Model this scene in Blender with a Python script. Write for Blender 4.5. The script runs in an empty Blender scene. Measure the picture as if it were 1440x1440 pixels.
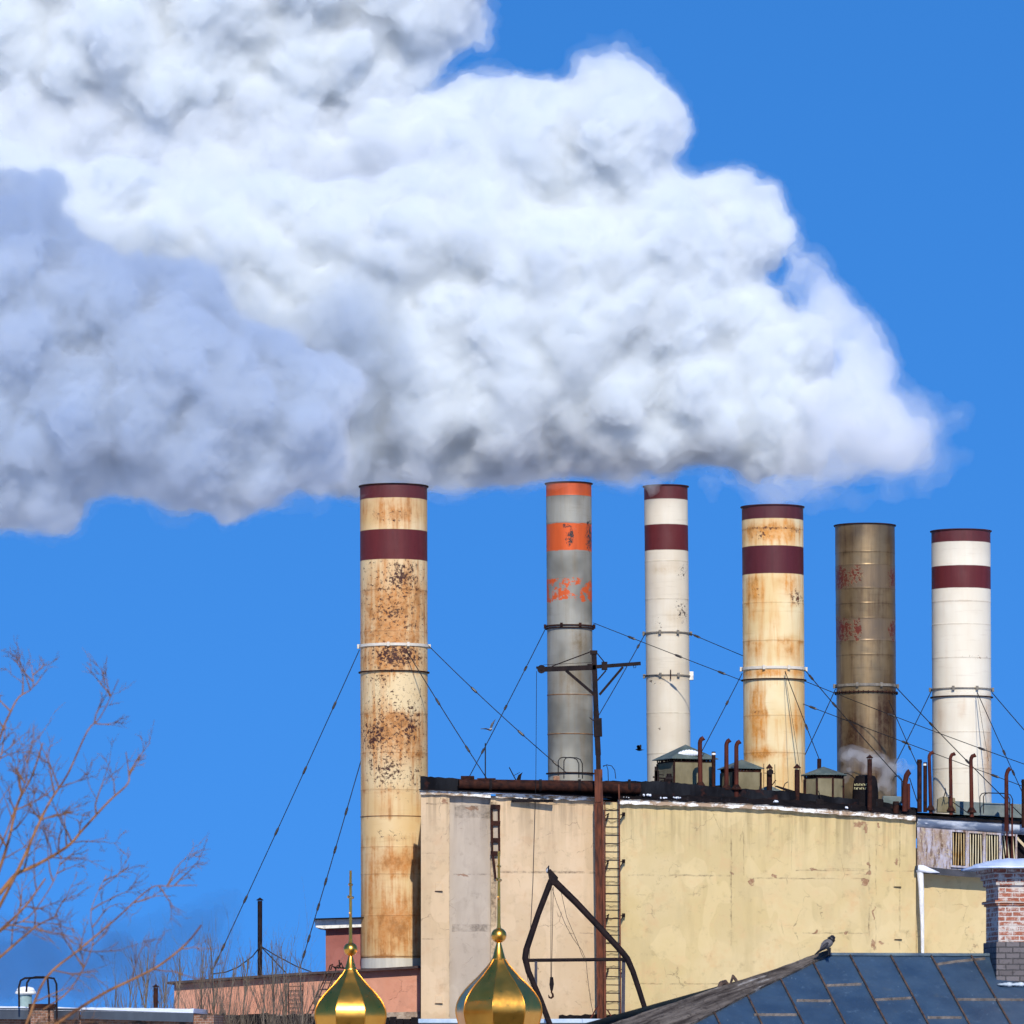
import bpy, bmesh, math, random
import numpy as np
from mathutils import Vector, Matrix
sc = bpy.context.scene
R = math.radians; PI = math.pi
rng = random.Random(11)
# ------------------------------------------------------------------ camera, sky, sun, exposure
F = 7660.0      # focal length in pixels of the 1440 px photograph
HY = 1450.0     # pixel row of the horizon
H = 14.0        # eye height in metres
cam = bpy.data.cameras.new('camera'); camo = bpy.data.objects.new('camera', cam); sc.collection.objects.link(camo)
camo.location = (0, 0, H); camo.rotation_euler = (R(90), 0, 0)
cam.lens = 36*F/1440; cam.shift_y = (HY-720)/1440; cam.clip_start = .5; cam.clip_end = 8000
cam.dof.use_dof = True; cam.dof.focus_distance = 198; cam.dof.aperture_fstop = 7.5
sc.camera = camo
SE, SA = R(33), R(5)           # sun elevation; azimuth to the right of the line behind the camera
w = bpy.data.worlds.new('World'); sc.world = w; w.use_nodes = True
nt = w.node_tree; bg = nt.nodes['Background']
sky = nt.nodes.new('ShaderNodeTexSky'); sky.sky_type = 'NISHITA'; sky.sun_disc = False
sky.sun_elevation = SE; sky.sun_rotation = PI-SA; sky.ozone_density = 4; sky.dust_density = 0; sky.air_density = 1; sky.altitude = 1500
tc = nt.nodes.new('ShaderNodeTexCoord'); vm = nt.nodes.new('ShaderNodeVectorMath'); vm.operation = 'MULTIPLY_ADD'
vm.inputs[1].default_value = (1, 1, .6); vm.inputs[2].default_value = (0, 0, .44)
nt.links.new(tc.outputs['Generated'], vm.inputs[0]); nt.links.new(vm.outputs[0], sky.inputs[0])
hs = nt.nodes.new('ShaderNodeHueSaturation'); hs.inputs['Saturation'].default_value = 1.26; hs.inputs['Value'].default_value = 1.64
hs.inputs['Hue'].default_value = .504
nt.links.new(sky.outputs[0], hs.inputs['Color']); nt.links.new(hs.outputs[0], bg.inputs[0]); bg.inputs[1].default_value = .15
sun = bpy.data.lights.new('sun', 'SUN'); sun.energy = 4.4; sun.angle = R(.5); sun.color = (1, .94, .83)
suno = bpy.data.objects.new('sun', sun); sc.collection.objects.link(suno)
suno.rotation_euler = Vector((math.sin(SA)*math.cos(SE), -math.cos(SA)*math.cos(SE), math.sin(SE))).to_track_quat('Z', 'Y').to_euler()
suno.location = (5, -20, 60)
vs = sc.view_settings; vs.view_transform = 'Standard'; vs.look = 'None'; vs.exposure = 0; vs.gamma = 1; vs.use_curve_mapping = False
cy = sc.cycles; cy.use_denoising = True; cy.use_adaptive_sampling = True; cy.adaptive_threshold = .025; cy.adaptive_min_samples = 24; cy.volume_bounces = 16; cy.max_bounces = 18; cy.transparent_max_bounces = 32
cy.sample_clamp_indirect = 10; cy.caustics_reflective = False; cy.caustics_refractive = False

# ------------------------------------------------------------------ helpers
def X(px, Y): return (px-720)*Y/F
def Z(py, Y): return H+(HY-py)*Y/F
def P(px, py, Y): return Vector((X(px, Y), Y, Z(py, Y)))
def thing(name, label, cat, loc=(0, 0, 0), group=None, kind=None):
    o = bpy.data.objects.new(name, None); sc.collection.objects.link(o); o.location = loc
    return tag(o, label, cat, group, kind)
def tag(o, label=None, cat=None, group=None, kind=None):
    for k, v in (('label', label), ('category', cat), ('group', group), ('kind', kind)):
        if v: o[k] = v
    return o
def base(o):
    v = Vector((0, 0, 0))
    while o: v += Vector(o.location); o = o.parent
    return v
def obj(name, bm, mat, parent=None, loc=None, smooth=False, bevel=0):
    """bm holds world coordinates; they are made local to the object's own origin"""
    me = bpy.data.meshes.new(name)
    if parent is not None and loc is None: loc = base(parent)
    if loc is None: loc = Vector((0, 0, 0))
    loc = Vector(loc)
    bmesh.ops.translate(bm, verts=bm.verts, vec=-loc)
    bmesh.ops.recalc_face_normals(bm, faces=bm.faces)
    bm.to_mesh(me); bm.free()
    for m in (mat if isinstance(mat, (list, tuple)) else [mat]): me.materials.append(m)
    if smooth:
        for p in me.polygons: p.use_smooth = True
        if smooth != 'all':
            try: me.set_sharp_from_angle(angle=R(40))
            except Exception: pass
    o = bpy.data.objects.new(name, me); sc.collection.objects.link(o)
    if parent is not None:
        o.parent = parent; o.location = loc-base(parent)
    else: o.location = loc
    if bevel:
        b = o.modifiers.new('bevel', 'BEVEL'); b.width = bevel; b.segments = 2; b.limit_method = 'ANGLE'
    return o
def B(): return bmesh.new()
def box(bm, a, b, mi=0):
    x0, y0, z0 = a; x1, y1, z1 = b
    v = [bm.verts.new(p) for p in ((x0,y0,z0),(x1,y0,z0),(x1,y1,z0),(x0,y1,z0),(x0,y0,z1),(x1,y0,z1),(x1,y1,z1),(x0,y1,z1))]
    for q in ((0,3,2,1),(4,5,6,7),(0,1,5,4),(1,2,6,5),(2,3,7,6),(3,0,4,7)):
        f = bm.faces.new([v[i] for i in q]); f.material_index = mi
    return v
def frame_of(d):
    d = d.normalized(); up = Vector((0, 0, 1)) if abs(d.z) < .95 else Vector((0, 1, 0))
    s = d.cross(up).normalized(); return s, s.cross(d).normalized()
def tube(bm, pts, rad, n=8, caps=True, mi=0):
    pts = [Vector(p) for p in pts]; rad = rad if isinstance(rad, (list, tuple)) else [rad]*len(pts)
    rings = []
    s, u = frame_of(pts[1]-pts[0])
    for i, p in enumerate(pts):
        d = (pts[min(i+1, len(pts)-1)]-pts[max(i-1, 0)]).normalized()
        s = (s-d*s.dot(d)); s = s.normalized() if s.length > 1e-6 else frame_of(d)[0]
        u = s.cross(d)
        rings.append([bm.verts.new(p+(s*math.cos(2*PI*k/n)+u*math.sin(2*PI*k/n))*rad[i]) for k in range(n)])
    for a, b in zip(rings, rings[1:]):
        for k in range(n): bm.faces.new((a[k], a[(k+1) % n], b[(k+1) % n], b[k])).material_index = mi
    if caps: bm.faces.new(rings[0][::-1]).material_index = mi; bm.faces.new(rings[-1]).material_index = mi
def bar(bm, a, b, w_, d_, mi=0):
    """rectangular bar from a to b, w_ wide across the view, d_ deep"""
    a, b = Vector(a), Vector(b); d = (b-a).normalized()
    s = d.cross(Vector((0, 1, 0))); s = s.normalized() if s.length > 1e-4 else Vector((1, 0, 0)); u = s.cross(d).normalized()
    v = []
    for p in (a, b):
        for i, j in ((-1,-1),(1,-1),(1,1),(-1,1)): v.append(bm.verts.new(p+s*i*w_/2+u*j*d_/2))
    for q in ((0,1,2,3),(7,6,5,4),(0,4,5,1),(1,5,6,2),(2,6,7,3),(3,7,4,0)): bm.faces.new([v[i] for i in q]).material_index = mi
def lathe(bm, prof, axis0, axis1=None, n=64, mi=0, ph=0, cap0=False, cap1=False):
    """prof: (r, z world). axis0 -> axis1: axis points at z of prof ends (lean)."""
    a0 = Vector(axis0); a1 = Vector(axis1) if axis1 is not None else a0+Vector((0, 0, 1))
    rings = []
    for r, z in prof:
        t = (z-a0.z)/(a1.z-a0.z); c = a0+(a1-a0)*t
        rings.append([bm.verts.new((c.x+r*math.cos(2*PI*k/n+ph), c.y+r*math.sin(2*PI*k/n+ph), z)) for k in range(n)])
    for a, b in zip(rings, rings[1:]):
        for k in range(n): bm.faces.new((a[k], a[(k+1) % n], b[(k+1) % n], b[k])).material_index = mi
    if cap0: bm.faces.new(rings[0][::-1]).material_index = mi
    if cap1: bm.faces.new(rings[-1]).material_index = mi
    return rings
def prism(bm, pts, y0, y1, mi=0):
    """polygon given as (x,z) extruded from y0 to y1"""
    a = [bm.verts.new((x, y0, z)) for x, z in pts]; b = [bm.verts.new((x, y1, z)) for x, z in pts]
    bm.faces.new(a[::-1]).material_index = mi; bm.faces.new(b).material_index = mi
    for i in range(len(pts)):
        j = (i+1) % len(pts); bm.faces.new((a[i], a[j], b[j], b[i])).material_index = mi
# ------------------------------------------------------------------ material helper
class Mt:
    def __init__(s, name, rough=.8, metal=0, spec=.3):
        s.m = bpy.data.materials.new(name); s.m.use_nodes = True; s.t = s.m.node_tree
        s.b = s.t.nodes['Principled BSDF']; s.b.inputs['Roughness'].default_value = rough; s.b.inputs['Metallic'].default_value = metal
        s.b.inputs['Specular IOR Level'].default_value = spec
        s.geo = s.t.nodes.new('ShaderNodeNewGeometry'); s.pos = s.geo.outputs['Position']; s._x = None
    def n(s, t, **k):
        x = s.t.nodes.new(t)
        for a, b in k.items(): setattr(x, a, b)
        return x
    def put(s, sock, v):
        if isinstance(v, bpy.types.NodeSocket): s.t.links.new(v, sock)
        elif isinstance(v, tuple) and len(v) == 3 and sock.type == 'RGBA': sock.default_value = (*v, 1)
        else: sock.default_value = v
    def mth(s, op, a, b=None, c=None, clamp=False):
        x = s.n('ShaderNodeMath', operation=op, use_clamp=clamp)
        for i, v in enumerate((a, b, c)):
            if v is not None: s.put(x.inputs[i], v)
        return x.outputs[0]
    def vec(s, op, a, b, c=None):
        x = s.n('ShaderNodeVectorMath', operation=op); s.put(x.inputs[0], a); s.put(x.inputs[1], b)
        if c is not None: s.put(x.inputs[2], c)
        return x.outputs['Value'] if op in ('LENGTH', 'DOT_PRODUCT', 'DISTANCE') else x.outputs[0]
    def xyz(s):
        if s._x is None: s._x = s.n('ShaderNodeSeparateXYZ'); s.put(s._x.inputs[0], s.pos)
        return s._x.outputs
    def noise(s, scale=1, detail=4, rough=.55, stretch=None, v=None, off=(0, 0, 0), color=False):
        x = s.n('ShaderNodeTexNoise'); x.inputs['Scale'].default_value = scale; x.inputs['Detail'].default_value = detail; x.inputs['Roughness'].default_value = rough
        v = v or s.pos
        if stretch or any(off): v = s.vec('MULTIPLY_ADD', v, stretch or (1, 1, 1), off)
        s.put(x.inputs['Vector'], v); return x.outputs['Color' if color else 'Fac']
    def vor(s, scale, feature='DISTANCE_TO_EDGE', v=None, out='Distance', rnd=1):
        x = s.n('ShaderNodeTexVoronoi', feature=feature); x.inputs['Scale'].default_value = scale; x.inputs['Randomness'].default_value = rnd
        s.put(x.inputs['Vector'], v or s.pos); return x.outputs[out]
    def rng(s, v, a, b, c=0., d=1., smooth=False):
        x = s.n('ShaderNodeMapRange', interpolation_type='SMOOTHSTEP' if smooth else 'LINEAR'); s.put(x.inputs[0], v)
        for i, q in enumerate((a, b, c, d)): s.put(x.inputs[i+1], q)
        return x.outputs[0]
    def mix(s, f, a, b, blend='MIX'):
        x = s.n('ShaderNodeMix', data_type='RGBA', blend_type=blend); s.put(x.inputs[0], f); s.put(x.inputs[6], a); s.put(x.inputs[7], b); return x.outputs[2]
    def warp(s, amp, scale, v=None, detail=3):
        return s.vec('MULTIPLY_ADD', s.vec('SUBTRACT', s.noise(scale, detail, v=v, color=True), (.5, .5, .5)), (amp*2,)*3, v or s.pos)
    def blob(s, v, c, h, p=1.0):
        """1 in the middle of an ellipsoid at c with half sizes h, 0 outside"""
        d = s.vec('SUBTRACT', v, tuple(c)); d = s.vec('MULTIPLY', d, tuple(1/max(q, 1e-4) for q in h))
        return s.rng(s.vec('LENGTH', d, (0, 0, 0)), 1.0, 1-p)
    def boxm(s, v, c, h, soft=.02):
        d = s.vec('SUBTRACT', v, tuple(c)); x = s.n('ShaderNodeVectorMath', operation='ABSOLUTE'); s.put(x.inputs[0], d)
        d = s.vec('SUBTRACT', x.outputs[0], tuple(h)); q = s.n('ShaderNodeSeparateXYZ'); s.put(q.inputs[0], d)
        return s.rng(s.mth('MAXIMUM', q.outputs[0], q.outputs[2]), soft, -soft)
    def mx(s, l):
        r = l[0]
        for q in l[1:]: r = s.mth('MAXIMUM', r, q)
        return r
    def done(s, col=None, rough=None, bump=None, bstr=.3, bdist=.02, metal=None):
        if col is not None: s.put(s.b.inputs['Base Color'], col)
        if rough is not None: s.put(s.b.inputs['Roughness'], rough)
        if metal is not None: s.put(s.b.inputs['Metallic'], metal)
        if bump is not None:
            b = s.n('ShaderNodeBump'); b.inputs['Strength'].default_value = bstr; b.inputs['Distance'].default_value = bdist
            s.put(b.inputs['Height'], bump); s.t.links.new(b.outputs[0], s.b.inputs['Normal'])
        return s.m
def plain(name, c1, c2, scale=3, rough=.8, metal=0, bstr=.3, bdist=.01, detail=6, stretch=None, lo=.35, hi=.65, spec=.3):
    m = Mt(name, rough, metal, spec); f = m.noise(scale, detail, .6, stretch)
    return m.done(m.mix(m.rng(f, lo, hi), c1, c2), bump=m.noise(scale*4, 4), bstr=bstr, bdist=bdist)
M = {}
M['black_iron'] = plain('black_iron', (.007, .005, .006), (.020, .011, .010), 4, .7, spec=.12)
M['dark_rust'] = plain('dark_rust', (.012, .006, .006), (.050, .017, .010), 5, .8, spec=.1)
M['rust_pipe'] = plain('rust_pipe', (.035, .009, .007), (.095, .022, .012), 4, .75, spec=.15, stretch=(1, 1, .4))
M['rust_bright'] = plain('rust_bright', (.035, .013, .009), (.16, .045, .02), 3, .85, stretch=(3, 3, .5))
M['tar'] = plain('tar', (.004, .004, .005), (.016, .011, .011), 2.2, .8, spec=.1, bstr=.6, bdist=.05)
M['snow'] = plain('snow', (.72, .76, .84), (.86, .88, .92), 6, .6, bstr=.5, bdist=.03)
M['wire'] = plain('wire', (.008, .008, .010), (.02, .018, .018), 8, .6, spec=.15)
M['roof_grey'] = plain('roof_grey', (.10, .13, .125), (.17, .2, .19), 2, .6)
M['green_sheet'] = plain('green_sheet', (.055, .08, .075), (.11, .14, .125), 1.5, .55)
M['shed_wall'] = plain('shed_wall', (.16, .135, .075), (.23, .195, .115), 3, .9, stretch=(1, 1, .5))
M['ground'] = plain('ground', (.5, .5, .52), (.78, .8, .84), .05, .9, detail=10)
M['white_paint'] = plain('white_paint', (.42, .4, .36), (.78, .76, .7), 5, .7, lo=.3, hi=.5)
M['bird_black'] = plain('bird_black', (.008, .008, .01), (.02, .02, .025), 20, .5)
M['bird_grey'] = plain('bird_grey', (.09, .085, .085), (.16, .15, .15), 20, .7)
M['bird_pale'] = plain('bird_pale', (.3, .32, .36), (.5, .5, .52), 20, .7)
M['insulator'] = plain('insulator', (.02, .018, .018), (.05, .04, .035), 10, .4)

# ------------------------------------------------------------------ ground
bm = B(); n = 24
gv = [[bm.verts.new((-3000+6000*i/n, -1500+6000*j/n, 0)) for j in range(n+1)] for i in range(n+1)]
for i in range(n):
    for j in range(n): bm.faces.new((gv[i][j], gv[i+1][j], gv[i+1][j+1], gv[i][j+1]))
tag(obj('ground', bm, M['ground']), kind='structure')

# ------------------------------------------------------------------ main building
YA, YB = 194.5, 198.0          # wall depth at its left corner and at the right frame edge
def YW(px): return YA+(YB-YA)*(px-592)/(1440-592)
def W(px, py, dy=0): Y = YW(px)+dy; return P(px, py, Y)
def wall_mat(name, c1, c2, c3, seed=0, lines=(), spots=(), dark=.9):
    m = Mt(name, .92, 0, .15)
    wv = m.warp(.10, 1.6)
    f1 = m.noise(.35, 6, .6, off=(seed, 0, 0)); f2 = m.noise(1.6, 6, .65, off=(seed*2, 0, 3)); f3 = m.noise(.9, 5, .6, (1.6, 1.6, .3), off=(0, 0, seed))
    col = m.mix(m.rng(f1, .42, .62), c1, c2); col = m.mix(m.rng(f2, .52, .72, 0, .8), col, c3)
    col = m.mix(m.rng(f3, .50, .68, 0, .36), col, tuple(q*.62 for q in c1))
    grime = m.noise(2.6, 8, .7, off=(5, seed, 1)); col = m.mix(m.rng(grime, .56, .70, 0, .42), col, tuple(q*.45 for q in c1))
    pa = m.noise(.55, 2, .4, off=(11, seed, 4)); col = m.mix(m.rng(pa, .50, .515, 0, .22), col, tuple(q*.80 for q in c2)); pb = m.noise(.8, 2, .4, (1, 1, .6), off=(2, seed, 14)); col = m.mix(m.rng(pb, .56, .57, 0, .3), col, tuple(min(1, q*1.12) for q in c2))
    top = m.mth('ADD', m.xyz()[2], m.mth('MULTIPLY', m.xyz()[0], .0475)); damp = m.mth('MULTIPLY', m.rng(top, 20.6, 22.1), m.rng(m.noise(2.4, 6, .6, (2, 2, .10), off=(seed, 1, 0)), .45, .62)); col = m.mix(m.mth('MULTIPLY', damp, .5), col, tuple(q*.42 for q in c1))
    # hairline crazing that only shows in places
    cr = m.vor(.45, v=m.warp(.30, 2.2, detail=8)); msk = m.rng(m.noise(.5, 3, off=(9, 2, seed)), .5, .6)
    crack = m.mth('MULTIPLY', m.mth('MULTIPLY', m.rng(cr, .005, .0), msk), m.rng(m.noise(3, 5, .7), .48, .56))
    cr2 = m.vor(1.1, v=m.warp(.2, 2.5, detail=5)); crack2 = m.mth('MULTIPLY', m.mth('MULTIPLY', m.rng(cr2, .012, .0), m.rng(m.noise(.8, 3, off=(1, 7, seed)), .58, .66)), .7)
    fine = m.noise(9, 6, .7); brk = m.noise(2.2, 5, .65, off=(3, 3, 3))
    lw = m.warp(.05, 3.0, detail=5)
    jl = [m.boxm(lw, c, h, .012) for c, h in lines]
    joint = m.mth('MULTIPLY', m.mx(jl), m.mth('MULTIPLY', m.rng(brk, .40, .60), m.rng(fine, .38, .60, .3, .9))) if jl else 0.0
    wsp = m.warp(.22, 4.0, detail=6); sp = [m.blob(wsp, c, h, .8) for c, h in spots]
    if sp:
        spm = m.mth('ADD', m.mx(sp), m.mth('MULTIPLY', m.mth('SUBTRACT', fine, .5), 1.6)); spm = m.rng(spm, .42, .55)
        brick = m.mix(m.rng(fine, .4, .6), (.20, .075, .04), (.33, .20, .12))
        col = m.mix(m.mth('MULTIPLY', spm, .8), col, brick)
    else: spm = 0.0
    allc = m.mx([m.mth('MULTIPLY', crack, .8), crack2, m.mth('MULTIPLY', joint, .9)])
    col = m.mix(m.mth('MULTIPLY', allc, dark), col, (.05, .035, .022))
    hgt = m.mth('SUBTRACT', m.mth('ADD', m.mth('MULTIPLY', grime, .5), m.mth('MULTIPLY', fine, .25)), m.mth('MULTIPLY', m.mth('MAXIMUM', allc, spm), .8))
    return m.done(col, bump=hgt, bstr=.5, bdist=.03)
def ln(px0, py0, px1, py1, w_=1.2):
    a, b = W(px0, py0), W(px1, py1); c = (a+b)/2
    return ((c.x, c.y, c.z), (abs(b.x-a.x)/2+.012*w_, 5, abs(b.z-a.z)/2+.012*w_))
def sp(px, py, hw, hh): c = W(px, py); return ((c.x, c.y, c.z), (hw*.0257, 1.2, hh*.0257))
yl = [ln(885, 1231, 1026, 1231, 1.6), ln(1060, 1235, 1215, 1236, 1.6), ln(1130, 1312, 1220, 1313), ln(1120, 1224, 1215, 1224), ln(1000, 1140, 1030, 1141, 2), ln(900, 1137, 1000, 1137, 1),
      ln(1028, 1145, 1029, 1330), ln(1046, 1150, 1046, 1230), ln(1232, 1165, 1232, 1335, 1.4), ln(1222, 1180, 1223, 1320), ln(1265, 1150, 1266, 1335, .9), ln(885, 1383, 1010, 1384),
      ln(1235, 1225, 1285, 1225), ln(1090, 1143, 1285, 1150, .8), ln(1113, 1150, 1113, 1230, .7), ln(1160, 1222, 1220, 1222, .7)]
ys = [sp(1208, 1158, 14, 5), sp(1218, 1166, 5, 10), sp(1236, 1160, 4, 6), sp(1216, 1240, 8, 10), sp(1222, 1228, 7, 4), sp(1087, 1232, 6, 4), sp(1148, 1311, 5, 3), sp(1190, 1311, 7, 4), sp(1229, 1285, 3, 14),
      sp(1228, 1330, 3, 12), sp(1222, 1215, 3, 7), sp(1143, 1223, 8, 3), sp(1240, 1327, 7, 3), sp(1030, 1228, 4, 3), sp(1056, 1240, 9, 8), sp(1262, 1210, 5, 8)]
pl = [ln(600, 1130, 632, 1131), ln(632, 1140, 632, 1430, 1.2), ln(690, 1128, 698, 1430, .6), ln(700, 1225, 850, 1228, .7), ln(770, 1131, 845, 1132), ln(592, 1200, 632, 1200, .6), ln(640, 1228, 690, 1229, .9), ln(800, 1312, 846, 1313, .7), ln(592, 1320, 632, 1321, .6)]
ps = [sp(625, 1127, 8, 4), sp(740, 1124, 12, 3), sp(655, 1133, 14, 3)]
M['wall_yellow'] = wall_mat('wall_yellow', (.545, .412, .195), (.595, .462, .245), (.57, .37, .18), 0, yl, ys, .7)
M['wall_peach'] = wall_mat('wall_peach', (.56, .40, .235), (.605, .445, .28), (.54, .35, .20), 4, pl, ps)
M['wall_grey'] = wall_mat('wall_grey', (.41, .33, .25), (.45, .37, .285), (.39, .315, .245), 8, [ln(640, 1133, 692, 1150), ln(638, 1229, 690, 1230), ln(636, 1300, 690, 1310, .7)], [sp(663, 1135, 14, 4), sp(650, 1232, 12, 3)], .7)
M['wall_side'] = wall_mat('wall_side', (.5, .38, .22), (.55, .45, .28), (.5, .35, .2), 12)
corner = W(592, 1450); corner.z = 0
mb = thing('industrial_building', 'long flat-roofed plaster building, peach at its left end and cracked yellow beyond the ladder', 'building', corner)
def wall_piece(name, pxs, tops, mat, dy=0, depth=.4, zb=0.0):
    bm = B(); fr, bk = [], []
    for px, py in zip(pxs, tops):
        p = W(px, py, dy); fr.append(((p.x, p.y, zb), (p.x, p.y, p.z)))
    for (a, b), (c, d) in zip(fr, fr[1:]):
        q = [bm.verts.new(k) for k in (a, c, d, b)]; r = [bm.verts.new((k[0], k[1]+depth, k[2])) for k in (a, c, d, b)]
        for i in range(4): bm.faces.new((q[i], q[(i+1) % 4], r[(i+1) % 4], r[i]))
        bm.faces.new(q[::-1]); bm.faces.new(r)
    return obj(name, bm, mat, mb)
wall_piece('wall', [632, 690], [1117, 1120], M['wall_grey'], .22, .5)
wall_piece('wall', [690, 770, 849], [1120, 1123, 1127], M['wall_peach'], .12, .6)
wall_piece('pilaster', [592, 632], [1116, 1117], M['wall_peach'], 0, .72)
wall_piece('wall', [849, 1000, 1150, 1288], [1127, 1133, 1141, 1148], M['wall_yellow'], .12, .6)
wall_piece('wall', [1288.5, 1400, 1520], [1228, 1232, 1236], M['wall_yellow'], .55, .5)
# side wall, back wall and the roof deck behind the parapet
D = 26
a = W(592, 1116); b = W(1520, 1150)
bm = B(); box(bm, (a.x+.02, a.y+.74, 0), (a.x+.4, a.y+D, a.z-.05)); obj('side_wall', bm, M['wall_side'], mb)
bm = B(); box(bm, (b.x-.4, b.y+1.2, 0), (b.x, b.y+D, b.z-.3)); box(bm, (a.x+.41, b.y+D-2, 0), (b.x-.41, b.y+D-1.6, b.z-.3)); obj('back_wall', bm, M['wall_side'], mb)
bm = B()
rv = [W(597, 1112, .8), W(1030, 1124, .8), W(1520, 1150, .8)]
v0 = [bm.verts.new((p.x, p.y, p.z-.12)) for p in rv]; v1 = [bm.verts.new((p.x, b.y+D-1.6, p.z-.12)) for p in rv]
for i in range(2): bm.faces.new((v0[i], v0[i+1], v1[i+1], v1[i]))
obj('roof_deck', bm, M['tar'], mb)
# white painted cornice, chipped along the edge
def strip(name, pts, th, mat, y0=-.12, y1=.12, parent=mb, jag=0, seg=0):
    """band hung under the line pts (px,py), th px tall"""
    bm = B(); L = []
    for (p0, p1) in zip(pts, pts[1:]):
        k = max(1, int((p1[0]-p0[0])/6)) if jag else 1
        for i in range(k): L.append((p0[0]+(p1[0]-p0[0])*i/k, p0[1]+(p1[1]-p0[1])*i/k))
    L.append(pts[-1]); rr = []
    for i, (px, py) in enumerate(L):
        j = rng.uniform(-jag, jag) if jag else 0; j2 = rng.uniform(-jag, jag)*.5 if jag else 0
        rr.append([bm.verts.new(W(px, py+j2, y0)), bm.verts.new(W(px, py+th+j, y0)), bm.verts.new(W(px, py+th+j, y1)), bm.verts.new(W(px, py+j2, y1))])
    for A, C in zip(rr, rr[1:]):
        for k in range(4): bm.faces.new((A[k], C[k], C[(k+1) % 4], A[(k+1) % 4]))
    bm.faces.new(rr[0][::-1]); bm.faces.new(rr[-1]); return obj(name, bm, mat, parent)
m = Mt('cornice_paint', .75); f = m.noise(2.2, 8, .7, (1, 1, 2)); col = m.mix(m.rng(f, .44, .53), (.8, .77, .7), (.36, .25, .16)); col = m.mix(m.rng(m.noise(7, 5, .7), .58, .66), col, (.08, .05, .04))
M['cornice'] = m.done(col, bump=f, bstr=.6, bdist=.04)
strip('cornice', [(590, 1110.5), (632, 1111.5), (690, 1115.5)], 6.5, M['cornice'], -.14, .14, jag=.8)
strip('cornice', [(697, 1116), (770, 1118.5), (847, 1122.5)], 5, M['cornice'], -.06, .10, jag=1.2)
strip('cornice', [(869, 1124), (1000, 1128.5), (1090, 1132.5), (1180, 1139), (1288, 1147)], 6.5, M['cornice'], -.10, .10, jag=.8)
bm = B()
for x0, x1, y in ((719, 778, 1124.5),): 
    p, q = W(x0, y, -.12), W(x1, y+2.5, -.12); box(bm, (p.x, p.y, q.z-.03), (q.x, p.y+.22, p.z))
obj('lintel_gap', bm, M['tar'], mb)
# dark roofing felt edge above the cornice
strip('roof_edge', [(589, 1109.5), (690, 1113), (780, 1117), (860, 1120.5)], 1.6, M['tar'], -.25, .8, jag=.3)
def blackband(name, top, bot, y0, y1, mat, jag=1.0, parent=mb):
    bm = B(); rr = []
    n_ = int((top[-1][0]-top[0][0])/5)
    def itp(L, x):
        for (a_, b_), (c_, d_) in zip(L, L[1:]):
            if a_ <= x <= c_: return b_+(d_-b_)*(x-a_)/(c_-a_)
        return L[-1][1]
    for i in range(n_+1):
        x = top[0][0]+(top[-1][0]-top[0][0])*i/n_
        t_ = itp(top, x)+rng.uniform(-jag, jag); b_ = itp(bot, x)
        rr.append([bm.verts.new(W(x, t_, y0)), bm.verts.new(W(x, b_, y0)), bm.verts.new(W(x, b_, y1)), bm.verts.new(W(x, t_, y1))])
    for A, C in zip(rr, rr[1:]):
        for k in range(4): bm.faces.new((A[k], C[k], C[(k+1) % 4], A[(k+1) % 4]))
    bm.faces.new(rr[0][::-1]); bm.faces.new(rr[-1]); return obj(name, bm, mat, parent)
m = Mt('felt_upstand', .85, 0, .08); f = m.noise(1.5, 7, .6, (1, 1, .3)); col = m.mix(m.rng(f, .4, .62), (.005, .005, .007), (.017, .018, .022)); col = m.mix(m.rng(m.noise(2, 5, off=(4, 0, 0)), .58, .7), col, (.045, .016, .012))
M['felt'] = m.done(col, bump=m.noise(6, 5, .7, (1, 1, .2)), bstr=.6, bdist=.05)
blackband('parapet', [(591, 1091.5), (640, 1094.5), (700, 1099), (860, 1098), (935, 1099), (1010, 1107), (1100, 1112), (1240, 1128), (1290, 1136)], [(591, 1112), (860, 1124), (1288, 1148)], .75, 1.0, M['felt'], .7)
strip('snow_ledge', [(680, 1114.6), (745, 1116.2), (800, 1118.6), (846, 1120.8)], 1.3, M['snow'], -.2, .05, jag=.35)
# big roof pipe lying behind the parapet edge
p1 = thing('roof_pipe', 'thick dark rusty pipe lying along the roof edge left of the T-shaped mast', 'pipe', W(760, 1108, .3))
bm = B(); tube(bm, [W(645, 1103, .35), W(700, 1104, .35), (W(840, 1106.5, .35)), W(900, 1109, .35)], [.19, .2, .22, .2], 16)
obj('barrel', bm, M['dark_rust'], p1, smooth=True)
for x in (690, 760, 815, 885): bm = B(); p = W(x, 1105.5, .35); tube(bm, [p+Vector((-.05, 0, 0)), p+Vector((.05, 0, 0))], .245, 16); obj('flange', bm, M['tar'], p1, smooth=True)
# louvred bay at the right end
lb = mb
m = Mt('peeling_boards', .85); f = m.noise(1.2, 8, .7, (1, 1, .6)); f2 = m.noise(5, 6, .7, (1.5, 1.5, .25))
col = m.mix(m.rng(f, .42, .58), (.30, .21, .15), (.42, .40, .46)); col = m.mix(m.rng(f2, .5, .62), col, (.13, .075, .045)); col = m.mix(m.rng(m.noise(14, 4), .55, .65), col, (.4, .32, .22))
M['peel'] = m.done(col, bump=f2, bstr=.7, bdist=.04)
blackband('board_panel', [(1289.5, 1163), (1337, 1167)], [(1289.5, 1219), (1337, 1224)], .05, .5, M['peel'], .2, lb)
blackband('board_panel', [(1337, 1163), (1520, 1176)], [(1337, 1166.5), (1520, 1180)], .1, .5, M['peel'], .2, lb)
blackband('board_panel', [(1337, 1217), (1520, 1227)], [(1337, 1224), (1520, 1235)], .1, .5, M['peel'], .2, lb)
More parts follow.
